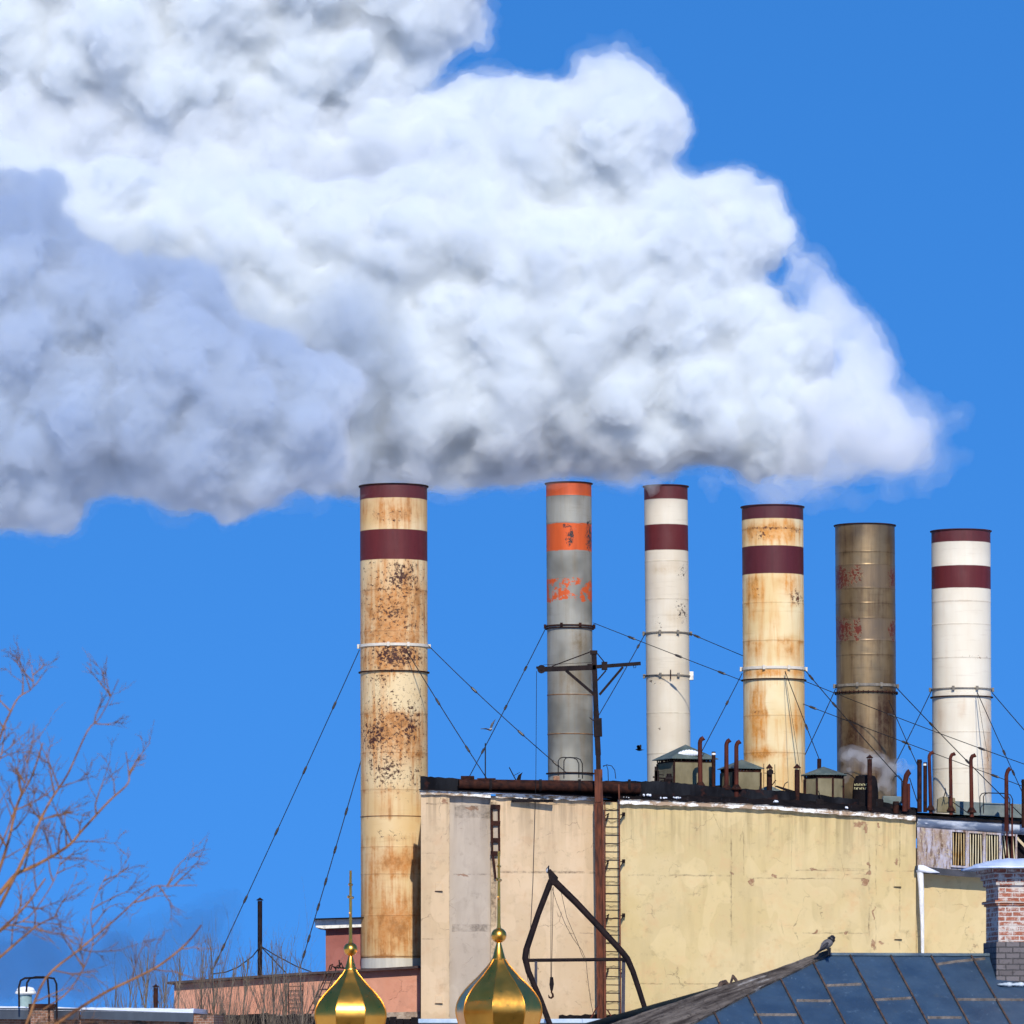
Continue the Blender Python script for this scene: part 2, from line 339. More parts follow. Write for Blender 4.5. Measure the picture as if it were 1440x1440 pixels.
blackband('bay_back', [(1337.5, 1166), (1520, 1180)], [(1337.5, 1217), (1520, 1227)], .45, .5, M['tar'], .1, lb)
for i, x0 in enumerate((1337, 1361, 1384, 1407)):
    wn = bpy.data.objects.new('louvre_window', None); sc.collection.objects.link(wn); wn.parent = mb; wn.location = W(x0+11, 1190, .1)-corner
    dyw = (x0-1337)*.075
    fm = B()
    for (ax, ay, bx_, by) in ((x0+.5, 1168, x0+.5, 1219), (x0+22, 1169, x0+22, 1220.5), (x0, 1168, x0+23, 1169.5), (x0, 1218, x0+23, 1219.5)):
        bar(fm, W(ax, ay+dyw, .06), W(bx_, by+dyw, .06), .07, .09)
    obj('frame', fm, M['peel'], wn)
    sm = B()
    for k in range(5):
        xx = x0+3.6+k*3.7; tilt = rng.uniform(-.6, .6)+(2.2 if i == 3 else 0)
        if i == 3 and k == 3: continue
        bar(sm, W(xx-tilt, 1170+dyw, .14), W(xx+tilt*1.2, 1217+dyw, .14), .036, .10)
    obj('slats', sm, plain('slat_paint', (.52, .42, .24), (.6, .52, .34), 3, .8) if i else plain('rusty_slats', (.34, .17, .035), (.5, .38, .2), 1.5, .8, stretch=(1, 1, 1)), wn)
bm = B(); bar(bm, W(1430, 1178, .1), W(1450, 1200, .1), .09, .05); obj('loose_board', bm, plain('pale_board', (.5, .38, .2), (.6, .5, .34)), mb)
strip('dark_sill', [(1287, 1217.5), (1334, 1222), (1400, 1226), (1520, 1231)], 9.5, plain('sill_dark', (.025, .028, .034), (.06, .06, .07), 2), -.15, .5, jag=.2)
# long blue grey duct with snow lying on it
m = Mt('duct_snow', .5); f = m.noise(.9, 5, .6, (1, 1, 3)); z_ = m.xyz()[2]
col = m.mix(m.rng(f, .42, .58), (.10, .13, .19), (.42, .45, .5)); M['duct'] = m.done(col, bump=f, bstr=.4, bdist=.05)
dd = thing('roof_duct', 'blue-grey sheet metal duct running above the louvred windows', 'duct', W(1400, 1160, .0))
bm = B(); tube(bm, [W(1289, 1155.5, .12), W(1330, 1158, .12), W(1400, 1162.5, .12), W(1520, 1170, .12)], [.2, .22, .23, .24], 20); obj('casing', bm, M['duct'], dd, smooth=True)
bm = B(); pts = []
for i in range(40):
    x = 1290+i*5.8; pts.append(W(x, 1156.5+(x-1290)*.0625+rng.uniform(-.6, .6), -.02))
tube(bm, pts, [rng.uniform(.035, .08) for _ in pts], 8); obj('snow_crust', bm, M['snow'], dd, smooth='all')
blackband('roof_edge', [(1289, 1146), (1340, 1149.5), (1520, 1160)], [(1289, 1149), (1340, 1153), (1520, 1163.5)], -.15, .8, M['tar'], .5)
# white iced drain pipe
dp = thing('drain_pipe', 'white iced-over drain pipe running down the yellow wall below the boards', 'drain pipe', W(1296, 1340, 0))
bm = B(); tube(bm, [W(1292.5, 1223, -.12), W(1294, 1228, -.12), W(1295.5, 1250, -.12), W(1297, 1300, -.12), W(1297.5, 1345, -.12), Vector((W(1297.5, 1345, -.12).x, W(1297.5, 1345, -.12).y, 1))], [.13, .12, .10, .07, .055, .055], 12)
obj('pipe', bm, plain('ice_white', (.62, .6, .54), (.85, .84, .82), 4, .5, stretch=(3, 3, .6), bstr=.7, bdist=.04), dp, smooth=True)
bm = B(); tube(bm, [W(1291, 1221, -.2), W(1298, 1221.5, -.25), W(1308, 1224.5, -.25), W(1321, 1227, -.2)], [.13, .13, .09, .01], 10)
obj('snow_cap', bm, M['snow'], dp, smooth='all')
# wall plates (small cast covers)
for i, (x, y, ll) in enumerate(((1262, 1241, 'upper square wall hatch beside the white drain pipe'), (1263, 1315, 'lower square wall hatch near the ridge of the blue roof'), (617, 1247, 'small wall hatch on the peach pilaster, middle height'), (617, 1405, 'small wall hatch on the peach pilaster, near its foot'))):
    t = thing('wall_hatch', ll, 'hatch', W(x, y, -.02), 'small square hatches on the walls')
    mat = M['wall_yellow'] if x > 900 else M['wall_peach']; o_ = .12 if x > 900 else 0
    p = W(x, y, o_); bm = B(); box(bm, (p.x-.12, p.y-.035, p.z-.15), (p.x+.12, p.y+.0, p.z+.14)); obj('cover', bm, mat, t, bevel=.01)
    bm = B(); box(bm, (p.x-.14, p.y-.06, p.z-.175), (p.x+.14, p.y-.001, p.z-.153)); obj('lip', bm, M['dark_rust'], t)
# rusty perforated bracket
rb = thing('rusty_bracket', 'rusty ladder-like steel bracket fixed on the plaster above the gold cross', 'bracket', W(696, 1165, 0))
bm = B()
for x in (691.3, 701.3): bar(bm, W(x, 1133, .02), W(x+1.0, 1200, .02), .075, .06)
for y in (1134.5, 1157.5, 1181.5, 1200): bar(bm, W(690, y, .0), W(703.5, y+.5, .0), .17, .05)
bar(bm, W(693, 1200, .02), W(697, 1236, .02), .08, .06)
obj('lattice', bm, M['dark_rust'], rb)
bm = B(); bar(bm, W(696.5, 1135, .1), W(697.5, 1200, .1), .16, .02); obj('backing', bm, M['wall_grey'], rb)
# wall ladder
ld = thing('wall_ladder', 'tall rusty wall ladder next to the brown steel mast', 'ladder', W(862, 1440, -.3))
bm = B(); bar(bm, W(870.5, 1103, -.32), W(872, 1330, -.32), .055, .05); bar(bm, W(872, 1330, -.32), W(873, 1480, -.32), .05, .05); obj('rail', bm, M['rust_bright'], ld)
bm = B(); bar(bm, W(850.5, 1128, -.32), W(852, 1480, -.32), .045, .05); obj('rail', bm, M['rust_bright'], ld)
y = 1127.5
while y < 1478:
    bm = B(); tube(bm, [W(850.5+(y-1127)*.004, y, -.34), W(871+(y-1127)*.005, y+.3, -.34)], .016, 6); obj('rung', bm, M['dark_rust'], ld); y += 11.7
for y in (1145, 1211, 1287, 1363):
    bm = B(); bar(bm, W(871, y+1.5, -.32), W(878.5, y-1, -.08), .03, .05); bar(bm, W(872, y+8, -.2), W(877.5, y, -.08), .035, .05); box(bm, tuple(W(875, y+2.5, -.06)), tuple(W(879, y-2.5, .1))); obj('bracket', bm, M['black_iron'], ld)
    bm = B(); bar(bm, W(852, y+1.5, -.32), W(856, y-1, -.02), .03, .05); bar(bm, W(852, y+9, -.2), W(855.5, y, -.08), .05, .05); obj('bracket', bm, M['black_iron'], ld)
for y in range(1137, 1440, 17):
    bm = B()
    pts = [W(851, y+rng.uniform(-1, 1), .05)]+[W(851+k*4, y+rng.uniform(-1.4, 1.4)+1, .06) for k in range(1, 5)]+[W(870, y+1, .05)]
    tube(bm, pts, .009, 4); obj('tie_wire', bm, M['wire'], ld)

# ------------------------------------------------------------------ T shaped mast
YM = 195.15
def Q(px, py, dy=0): return P(px, py, YM+dy)
ms = thing('steel_mast', 'tall dark T-shaped steel mast rising in front of the building wall', 'mast', P(846, 1440, YM))
bm = B(); bar(bm, Q(842, 1128), Q(846.5, 1500), .27, .10); bar(bm, Q(842-5.2, 1128, -.07), Q(846.5-5.2, 1500, -.07), .05, .2); bar(bm, Q(842+5.2, 1128, -.07), Q(846.5+5.2, 1500, -.07), .07, .22)
bar(bm, Q(841.3, 1082, -.02), Q(842.3, 1128, -.02), .29, .12)
obj('lower_post', bm, M['rust_bright'], ms)
bm = B(); bar(bm, Q(835.2, 915), Q(838.2, 1000), .18, .14); bar(bm, Q(838.2, 1000), Q(841.2, 1062), .20, .15); bar(bm, Q(841.2, 1062), Q(842, 1100), .17, .14)
bar(bm, Q(840.2, 1010, -.03), Q(841, 1036, -.03), .30, .16)
box(bm, tuple(Q(830, 920, -.1)), tuple(Q(840, 915, .1)))
obj('upper_post', bm, M['black_iron'], ms, bevel=.01)
bm = B(); bar(bm, Q(757, 941.5), Q(838, 938.5), .17, .14); bar(bm, Q(834, 938), Q(901, 933), .125, .12); box(bm, tuple(Q(846, 942, -.1)), tuple(Q(854, 931, .1))); box(bm, tuple(Q(826, 942, -.09)), tuple(Q(833, 934, .09)))
obj('crossarm', bm, M['black_iron'], ms)
for a_, b_, w_ in (((796, 943), (836, 977), .10), ((876, 938), (843, 977), .085), ((852, 943), (840, 957), .05)):
    bm = B(); bar(bm, Q(*a_), Q(*b_), w_, .07); obj('brace', bm, M['black_iron'], ms)
for a_, b_ in (((776, 937), (832, 916)), ((840, 919), (852, 934)), ((764, 935), (832, 931.5))):
    bm = B(); tube(bm, [Q(*a_), Q(*b_)], .022 if a_[0] != 764 else .008, 6); obj('stay_rod', bm, M['black_iron'], ms)
bm = B(); c = Q(761.5, 941, -.05)
tube(bm, [c+Vector((0, -.08, 0)), c+Vector((0, .08, 0))], .15, 20); tube(bm, [c+Vector((0, -.11, 0)), c+Vector((0, .11, 0))], .05, 10); bar(bm, Q(754, 939), Q(762, 938), .08, .06)
obj('pulley', bm, M['black_iron'], ms, smooth=True)
bm = B(); c = Q(892.5, 937.5)
tube(bm, [c+Vector((.045*math.cos(t*PI/6), 0, .045*math.sin(t*PI/6))) for t in range(13)], .010, 6, False); obj('ring', bm, M['black_iron'], ms)
bm = B(); tube(bm, [Q(829, 1009), Q(834, 1013), Q(838, 1014)], .015, 5); obj('spur', bm, M['black_iron'], ms)
cb = B(); tube(cb, [P(754.5, 944, YM), P(754, 1020, YM), P(753.5, 1100, YM), P(752, 1150, YM), P(749.5, 1240, YM), P(746, 1310, YM), P(744, 1352, YM)], .011, 5)
tag(obj('hoist_cable', cb, M['wire'], loc=P(744, 1352, YM)), 'thin dark cable hanging from the pulley end of the T-shaped mast', 'cable')
cl = thing('cable_loop', 'loose bent wires curling beside the foot of the steel mast', 'wire', P(860, 1095, 194.4))
bm = B(); tube(bm, [P(848, 1077, 194.4), P(853, 1076, 194.4), P(855, 1083, 194.4), P(855.5, 1100, 194.4)], .014, 5); obj('wire', bm, M['wire'], cl)
bm = B(); tube(bm, [P(848, 1078, 194.4), P(853, 1075.5, 194.4), P(860, 1077, 194.4), P(864.5, 1083, 194.4), P(866, 1095, 194.4)], .014, 5); obj('wire', bm, M['wire'], cl)

# ------------------------------------------------------------------ derrick with hook
YD = 186.0
def E(px, py, dy=0): return P(px, py, YD+dy)
dk = thing('derrick_crane', 'black bent-pipe hoist frame standing between gold dome and wall ladder', 'crane', E(800, 1500))
bm = B(); tube(bm, [E(775, 1238), E(757, 1285), E(740, 1336), E(738.5, 1347), E(743, 1366), E(752, 1387), E(761, 1408), E(773, 1440), E(790, 1490)], [.11, .105, .115, .115, .105, .1, .1, .1, .1], 10); obj('leg', bm, M['black_iron'], dk, smooth=True)
bm = B(); tube(bm, [E(776, 1236), E(810, 1269), E(845, 1306), E(875, 1339), E(882, 1348), E(890, 1366), E(899, 1393), E(910, 1428), E(925, 1480)], [.13, .12, .11, .11, .11, .1, .095, .09, .09], 10); obj('leg', bm, M['black_iron'], dk, smooth=True)
bm = B(); tube(bm, [E(741, 1350.5), E(882, 1349)], .06, 8); obj('crossbar', bm, M['black_iron'], dk)
M['blue_black'] = plain('blue_black', (.022, .022, .035), (.05, .045, .06), 4, .6)
bm = B(); bar(bm, E(753.7, 1352), E(753.5, 1392), .095, .09); obj('strut', bm, M['blue_black'], dk)
bm = B(); bar(bm, E(877, 1349, .1), E(875.5, 1500, .1), .12, .1); obj('strut', bm, M['blue_black'], dk)
bm = B(); prism(bm, [(X(a_, YD), Z(b_, YD)) for a_, b_ in ((770, 1224), (774, 1222), (785, 1234), (783, 1243), (777, 1245), (772, 1237))], YD-.12, YD+.12); obj('head_plate', bm, M['black_iron'], dk, bevel=.01)
for pts in (((775, 1247), (774.5, 1374)), ((778, 1247), (775.5, 1374)), ((776, 1248), (783, 1270), (795, 1300), (806, 1320), (818, 1336), (824, 1350), (826, 1372), (830, 1404), (834, 1425)), ((788, 1250), (797, 1290), (812, 1325), (818, 1342), (824, 1353)), ((740, 1362), (742, 1378), (748, 1388))):
    bm = B(); tube(bm, [E(*p) for p in pts], .009 if len(pts) > 2 else .011, 5); obj('rope', bm, M['wire'], dk)
hk = thing('crane_hook', 'small black hook block hanging from the ropes of the hoist frame', 'hook', E(775, 1404))
bm = B(); prism(bm, [(X(a_, YD), Z(b_, YD)) for a_, b_ in ((773.5, 1374), (778, 1374), (779, 1384), (777.5, 1393), (774, 1393), (772.5, 1385))], YD-.05, YD+.05); obj('block', bm, M['black_iron'], hk, bevel=.01)
bm = B(); tube(bm, [E(775.8, 1392), E(775.5, 1395.5), E(777.3, 1398), E(777.5, 1401.5), E(775, 1403.5), E(772.3, 1402.5), E(771.3, 1399)], [.03, .03, .035, .04, .035, .03, .012], 8); obj('hook', bm, M['dark_rust'], hk, smooth='all')

# ------------------------------------------------------------------ chimneys
def steel_mat(name, Y, cx, r, bands, basecols, blobs_flake=(), blobs_stain=(), blobs_clean=(), seams=(), rough=.6, metal=0, tone=1.0, streak=.5, edge=.0, soot=0, flake_th=.5, flake_top=False):
    """bands: (py0, py1, colour, raggedness)"""
    m = Mt(name, rough, metal, .35)
    x, y_, z = m.xyz()[:3]
    zc = lambda py: Z(py, Y); s_ = Y/F; ax = X(cx, Y)
    c1, c2, stain, flake = basecols
    fine = m.noise(6, 8, .72); mid = m.noise(2.0, 7, .65, (1, 1, .8)); vst = m.noise(2.2, 7, .62, (2.2, 2.2, .16)); big = m.noise(.5, 3, .5); hst = m.noise(1.2, 6, .65, (.5, .5, 5))
    col = m.mix(m.rng(big, .4, .6), c1, c2)
    wv = m.warp(.10, 3.0, detail=4)
    # vertical run-down staining plus local stain areas
    st = m.mth('MULTIPLY', m.rng(vst, .46, .70), streak)
    if blobs_stain:
        b_ = m.mx([m.mth('MULTIPLY', m.blob(wv, (X(px, Y), Y-r*s_, zc(py)), (hw*s_, 3.0, hh*s_), .9), k) for px, py, hw, hh, k in blobs_stain])
        b_ = m.mth('MULTIPLY', b_, m.rng(m.mth('ADD', m.mth('MULTIPLY', vst, .5), m.mth('MULTIPLY', mid, .5)), .24, .54)); st = m.mth('ADD', st, b_)
    if blobs_clean:
        b_ = m.mx([m.blob(wv, (X(px, Y), Y-r*s_, zc(py)), (hw*s_, 3.0, hh*s_), .5) for px, py, hw, hh in blobs_clean]); st = m.mth('SUBTRACT', st, b_)
    # seams gather rust
    sm = None
    if seams:
        sm = m.mx([m.boxm(m.warp(.012, 2.0), (ax, Y, zc(q)), (9, 9, .012), .02) for q in seams])
        sw = m.mx([m.boxm(wv, (ax, Y, zc(q+2)), (9, 9, .06), .10) for q in seams])
        st = m.mth('ADD', st, m.mth('MULTIPLY', m.mth('MULTIPLY', sw, m.rng(mid, .45, .65)), streak))
    st = m.mth('MINIMUM', m.mth('MAXIMUM', st, 0.0), 1.0)
    col = m.mix(m.mth('MULTIPLY', st, m.rng(fine, .35, .6, .62, 1.0)), col, stain)
    col = m.mix(m.mth('MULTIPLY', m.mth('MULTIPLY', st, st), m.rng(mid, .5, .65, 0, .7)), col, tuple(q*.55 for q in stain))
    col = m.mix(m.rng(hst, .58, .72, 0, .22), col, tuple(q*.6 for q in stain))
    if sm is not None: col = m.mix(m.mth('MULTIPLY', m.mth('MULTIPLY', sm, .55), m.rng(mid, .3, .5)), col, tuple(q*.45 for q in stain))
    fl = None
    if blobs_flake:
        b_ = m.mx([m.mth('MULTIPLY', m.blob(wv, (X(px, Y), Y-r*s_, zc(py)), (hw*s_*1.25, 3.0, hh*s_*1.2), .9), k*.75) for px, py, hw, hh, k in blobs_flake])
        cell = m.noise(7.5, 8, .78, (1, 1, 1.15)); b_ = m.mth('MINIMUM', b_, 1.0); fl = m.rng(m.mth('ADD', cell, m.mth('MULTIPLY', b_, .15)), flake_th+.12, flake_th+.145)
        fl = m.mth('MULTIPLY', fl, m.rng(b_, .02, .12))
        if not flake_top: col = m.mix(fl, col, flake)
    for py0, py1, bc, rag in bands:
        v = m.warp(rag, 2.2, detail=6) if rag else m.warp(.01, 2)
        mk = m.boxm(v, (ax, Y, zc((py0+py1)/2)), (9, 9, (py1-py0)*s_/2), .012)
        if rag: mk = m.mth('MULTIPLY', mk, m.rng(m.noise(1.7, 7, .7, off=(2, 5, 1)), .46-(.12 if rag < .2 else 0), .49-(.12 if rag < .2 else 0)))
        bc2 = m.mix(m.rng(vst, .4, .7), bc, tuple(q*.78 for q in bc)); bc2 = m.mix(m.rng(fine, .64, .70), bc2, tuple(q*.5 for q in bc))
        col = m.mix(mk, col, bc2)
    if flake_top: col = m.mix(fl, col, flake)
    if soot: col = m.mix(m.mth('MULTIPLY', m.rng(z, Z(soot, Y)-.7, Z(soot, Y)+.6, 0, .55), m.noise(2.5, 6, .65)), col, (.05, .04, .045))
    # shallow dents of rolled plate
    hg = m.mth('ADD', m.mth('MULTIPLY', m.noise(.7, 2, .4, (1, 1, .7)), 1.6), m.mth('MULTIPLY', fine, .12))
    if fl is not None: hg = m.mth('SUBTRACT', hg, m.mth('MULTIPLY', fl, .2))
    return m.done(col, rough=m.rng(mid, .3, .7, rough-.1, rough+.12), bump=hg, bstr=.5, bdist=.05)
MAR = (.105, .012, .013); MARD = (.085, .010, .014); ORA = (.60, .095, .018)
CR1, CR2, STN, FLK = (.74, .60, .36), (.68, .50, .26), (.56, .27, .065), (.085, .028, .012)
chims = [
 dict(key='a', Y=200, x0t=506.5, x1t=600.5, x0b=507.5, x1b=602.5, top=685, bot=1362, label='leftmost and widest chimney, heavily rust-flaked cream with two maroon bands, on pink building',
   mat=dict(bands=[(680, 704, MAR, 0), (748, 790, MAR, 0), (1348, 1366, (.6, .56, .47), 0)], basecols=((.70, .53, .29), (.64, .43, .19), (.50, .205, .05), (.055, .016, .008)), streak=.85, flake_th=.49,
   blobs_flake=[(552, 850, 62, 80, .62), (552, 1030, 62, 95, .68), (552, 930, 60, 30, .75), (565, 815, 26, 30, 1.5), (552, 868, 36, 22, 1.0), (578, 880, 22, 12, .8), (558, 925, 44, 20, 1.7), (535, 960, 16, 12, 1.2), (528, 1035, 24, 36, 1.4), (578, 1020, 18, 44, 1.2), (552, 1000, 40, 12, .7), (545, 1085, 30, 34, 1.1), (582, 1090, 14, 28, .8), (548, 732, 36, 14, .5), (525, 1070, 14, 20, 1), (555, 1175, 26, 10, .5), (550, 832, 50, 4, .9), (550, 890, 50, 4, .6)],
   blobs_stain=[(552, 868, 66, 98, 1.6), (550, 722, 54, 28, 1.0), (552, 1035, 62, 58, 1.5), (555, 930, 62, 28, 1.4), (560, 1215, 60, 26, 1.4), (556, 1300, 60, 60, 1.3), (525, 1250, 30, 40, .8), (590, 1290, 24, 60, 1.1)], blobs_clean=[(572, 980, 30, 36), (540, 1165, 60, 14)],
   seams=[832, 890, 1005, 1060, 1112, 1192, 1230, 1288, 1344]), rings=[(909, 'clamp'), (946, 'flange'), (1149, 'seam'), (1346, 'seam')]),
 dict(key='b', Y=206, x0t=768, x1t=831.5, x0b=770.5, x1b=834.5, top=681, bot=1108, label='slim bare grey steel chimney with orange bands behind the T-shaped mast',
   mat=dict(bands=[(678, 699, ORA, 0), (738, 776, ORA, .055), (817, 846, ORA, .26)], flake_top=True, flake_th=.44, basecols=((.16, .155, .13), (.31, .30, .255), (.20, .14, .07), (.035, .03, .03)), streak=.42, metal=.2, rough=.55,
   blobs_stain=[(800, 960, 34, 40, .5), (815, 905, 20, 30, .8)], blobs_flake=[(801, 757, 5, 14, 1.0), (829, 755, 6, 22, 1.0), (796, 743, 5, 4, 1)], seams=[699, 737, 978, 1033]), rings=[(881, 'clamp'), (884.5, 'flange'), (978, 'seam'), (1033, 'seam'), (1088, 'flange')]),
 dict(key='c', Y=207, x0t=905.5, x1t=967, x0b=910.5, x1b=971.5, top=685, bot=1120, label='slim clean off-white chimney with two maroon bands, third from the left',
   mat=dict(bands=[(680, 704, MAR, 0), (739.5, 775.5, MAR, 0)], basecols=((.62, .54, .415), (.67, .60, .475), (.50, .36, .2), (.03, .02, .02)), streak=.16,
   blobs_flake=[(958, 862, 10, 18, .95), (917, 960, 5, 5, 1.2), (924, 877, 12, 8, .5), (960, 805, 12, 12, .6), (926, 1027, 4, 4, .9), (970, 1027, 4, 4, 1), (931, 962, 4, 4, .9)], blobs_stain=[(935, 802, 34, 10, .5), (950, 870, 25, 20, .4), (935, 893, 40, 5, .6), (935, 955, 40, 6, .5)], seams=[791, 844, 1004, 1061]), rings=[(891, 'clamp'), (951, 'bracket')]),
 dict(key='d', Y=203, x0t=1043, x1t=1129.5, x0b=1046.5, x1b=1132.5, top=714, bot=1130, label='wide cream chimney with two maroon bands and orange rust stains, fourth from the left',
   mat=dict(bands=[(709, 732.5, MARD, 0), (770.5, 809.5, MARD, 0)], basecols=((.78, .63, .36), (.70, .50, .23), (.62, .25, .04), (.12, .04, .015)), streak=.7,
   blobs_flake=[(1080, 746, 34, 3, 1.5), (1070, 756, 14, 8, 1.1), (1117, 748, 12, 4, 1), (1120, 843, 14, 12, 1.2), (1060, 835, 8, 12, .5), (1062, 1004, 4, 4, 1)],
   blobs_stain=[(1086, 752, 56, 22, 1.5), (1060, 832, 16, 30, 1.3), (1108, 825, 26, 26, .9), (1058, 865, 10, 16, .8), (1064, 1010, 16, 60, 1.5), (1118, 1015, 14, 30, 1.0), (1062, 1060, 30, 16, 1.2), (1110, 915, 24, 24, .8), (1086, 948, 60, 8, 1.5), (1060, 915, 20, 20, .6)], blobs_clean=[(1092, 990, 20, 26)], seams=[746, 850, 903, 1008, 1060]), rings=[(941, 'clamp_white'), (957, 'flange')]),
 dict(key='e', Y=205, x0t=1174, x1t=1258.5, x0b=1178, x1b=1261, top=740, bot=1140, label='unpainted brownish bronze steel chimney, second from the right, with no bands',
   mat=dict(bands=[(797, 829, (.22, .15, .085), .04), (872, 903, (.225, .155, .09), .04)], basecols=((.175, .118, .058), (.28, .195, .10), (.07, .03, .015), (.17, .035, .02)), streak=.55, metal=.55, rough=.42, flake_th=.44, flake_top=True,
   blobs_flake=[(1180, 814, 12, 17, 1.6), (1181, 887, 14, 18, 1.6), (1203, 888, 5, 18, 1.3), (1200, 812, 10, 14, .9), (1254, 815, 6, 15, 1.4), (1254, 888, 6, 15, 1.3)], blobs_stain=[(1195, 1040, 30, 60, 1.0), (1245, 1020, 24, 80, 1.2), (1222, 1085, 44, 30, .8), (1190, 760, 20, 20, .5)], seams=[779, 797, 830, 851, 872, 903, 923]), rings=[(965, 'clamp_white'), (975, 'flange_bolt')]),
 dict(key='f', Y=205, x0t=1310, x1t=1392.5, x0b=1311.5, x1b=1394.5, top=748, bot=1150, label='rightmost chimney, clean creamy white with two maroon bands',
   mat=dict(bands=[(743, 764.5, MAR, 0), (798, 829.5, MAR, 0)], basecols=((.71, .63, .485), (.75, .68, .54), (.55, .34, .18), (.2, .1, .05)), streak=.12,
   blobs_stain=[(1390, 1070, 13, 60, 1.3), (1388, 1000, 12, 30, .6), (1350, 998, 8, 20, .5), (1320, 1010, 10, 40, .4)], blobs_flake=[(1370, 926, 24, 2.5, .8)], seams=[848, 880, 927, 1031, 1082]), rings=[(970, 'clamp'), (981, 'flange')]),
]
CH = {}
for c in chims:
    Y = c['Y']; s_ = Y/F; zt, zb = Z(c['top'], Y), Z(c['bot'], Y)
    r = (c['x1t']-c['x0t']+c['x1b']-c['x0b'])/4*s_
    at = Vector((X((c['x0t']+c['x1t'])/2, Y), Y, zt)); ab = Vector((X((c['x0b']+c['x1b'])/2, Y), Y, zb))
    CH[c['key']] = (at, ab, r)
    t = thing('chimney', c['label'], 'chimney', ab, 'factory chimneys in a row')
    m_ = steel_mat('chimney_'+c['key'], Y, (c['x0b']+c['x1b'])/2, r/s_, soot=c['top']+14, **c['mat'])
    prof = []; sl = sorted(c['mat'].get('seams', []), reverse=True)
    z = zb; prof.append((r, zb)); k = 0
    ev = sorted([Z(q, Y) for q in sl])
    for i, q in enumerate(ev):
        rr_ = r+(.003 if i % 2 else 0); rn = r+(.003 if (i+1) % 2 else 0)
        prof += [(rr_, q-.06), (rr_, q-.03), (max(rr_, rn)+.003, q-.012), (max(rr_, rn)+.003, q+.012), (rn, q+.03), (rn, q+.06)]
    prof += [(r, zt)]
    prof = sorted(prof, key=lambda e: e[1]); prof += [(r-.04, zt), (r-.04, zt-4)]
    bm = B(); lathe(bm, prof, ab, at, 96); o = obj('shell', bm, m_, t, smooth=True)
    bm = B(); lathe(bm, [(r, zt-.01), (r+.05, zt-.005), (r+.055, zt+.03), (r-.03, zt+.032), (r-.035, zt-.02)], ab, at, 96); obj('rim', bm, M['dark_rust'] if c['key'] in 'abe' else plain('rim_maroon', (.03, .008, .01), (.06, .014, .014)), t, smooth=True)
    bm = B(); lathe(bm, [(r-.05, zt-.6), (r-.05, zb)], ab, at, 48); lathe(bm, [(.01, zt-2.5), (r-.045, zt-2.5)], ab, at, 48); obj('flue', bm, M['tar'], t)
    for py, kind in c['rings']:
        zz = Z(py, Y); bm = B()
        if kind.startswith('clamp') or kind == 'bracket':
            h_ = .10 if kind == 'clamp_white' or c['key'] == 'a' else .05
            lathe(bm, [(r+.002, zz-h_/2), (r+.045, zz-h_/2), (r+.045, zz+h_/2), (r+.002, zz+h_/2)], ab, at, 96)
            wm = plain('clamp_dull', (.13, .115, .095), (.24, .21, .17), 5) if c['key'] in 'ecf' else plain('clamp_paint', (.56, .50, .40), (.66, .6, .5), 5) if (kind == 'clamp_white' or c['key'] == 'a') else M['dark_rust']
            obj('clamp_band', bm, wm, t, smooth=True)
            ax_ = ab+(at-ab)*((zz-ab.z)/(at.z-ab.z))
            for an in (3, 177, 250 if c['key'] != 'a' else 262, 295):
                d = Vector((math.cos(R(an)), math.sin(R(an)), 0)); d.y = -abs(d.y) if an > 180 else d.y
                bm = B(); p = ax_+d*(r+.07); box(bm, (p.x-.05, p.y-.05, zz-.08), (p.x+.05, p.y+.05, zz+.08)); obj('lug', bm, wm, t, bevel=.01)
            if kind == 'bracket':
                p = ax_+Vector((-.02, -r-.09, 0)); bm = B(); bar(bm, (p.x+.1, p.y, zz-.17), (p.x+.1, p.y, zz+.19), .04, .04); bar(bm, (ax_.x-r-.12, p.y+.6, zz), (ax_.x-r+.1, p.y+.5, zz), .03, .03); obj('bolt', bm, M['dark_rust'], t)
                bm = B(); box(bm, (ax_.x+r-.02, ax_.y-.2, zz-.15), (ax_.x+r+.14, ax_.y+.05, zz+.17)); obj('side_plate', bm, M['white_paint'], t, bevel=.01)
        elif kind.startswith('flange'):
            lathe(bm, [(r+.001, zz-.02), (r+.075, zz-.02), (r+.075, zz+.02), (r+.001, zz+.02)], ab, at, 96)
            obj('flange', bm, M['dark_rust'], t, smooth=True)
            if kind == 'flange_bolt':
                for k in range(40):
                    bm = B(); a_ = 2*PI*k/40; p = ab+(at-ab)*((zz-ab.z)/(at.z-ab.z))+Vector((math.cos(a_)*(r+.05), math.sin(a_)*(r+.05), 0)); tube(bm, [p+Vector((0, 0, -.05)), p+Vector((0, 0, .05))], .02, 6); obj('bolt', bm, M['black_iron'], t)
        else:
            lathe(bm, [(r+.001, zz-.015), (r+.018, zz-.012), (r+.018, zz+.012), (r+.001, zz+.015)], ab, at, 96); obj('seam_band', bm, plain('seam_rust', (.12, .05, .02), (.3, .15, .06), 5), t, smooth=True)
    c['r'] = r
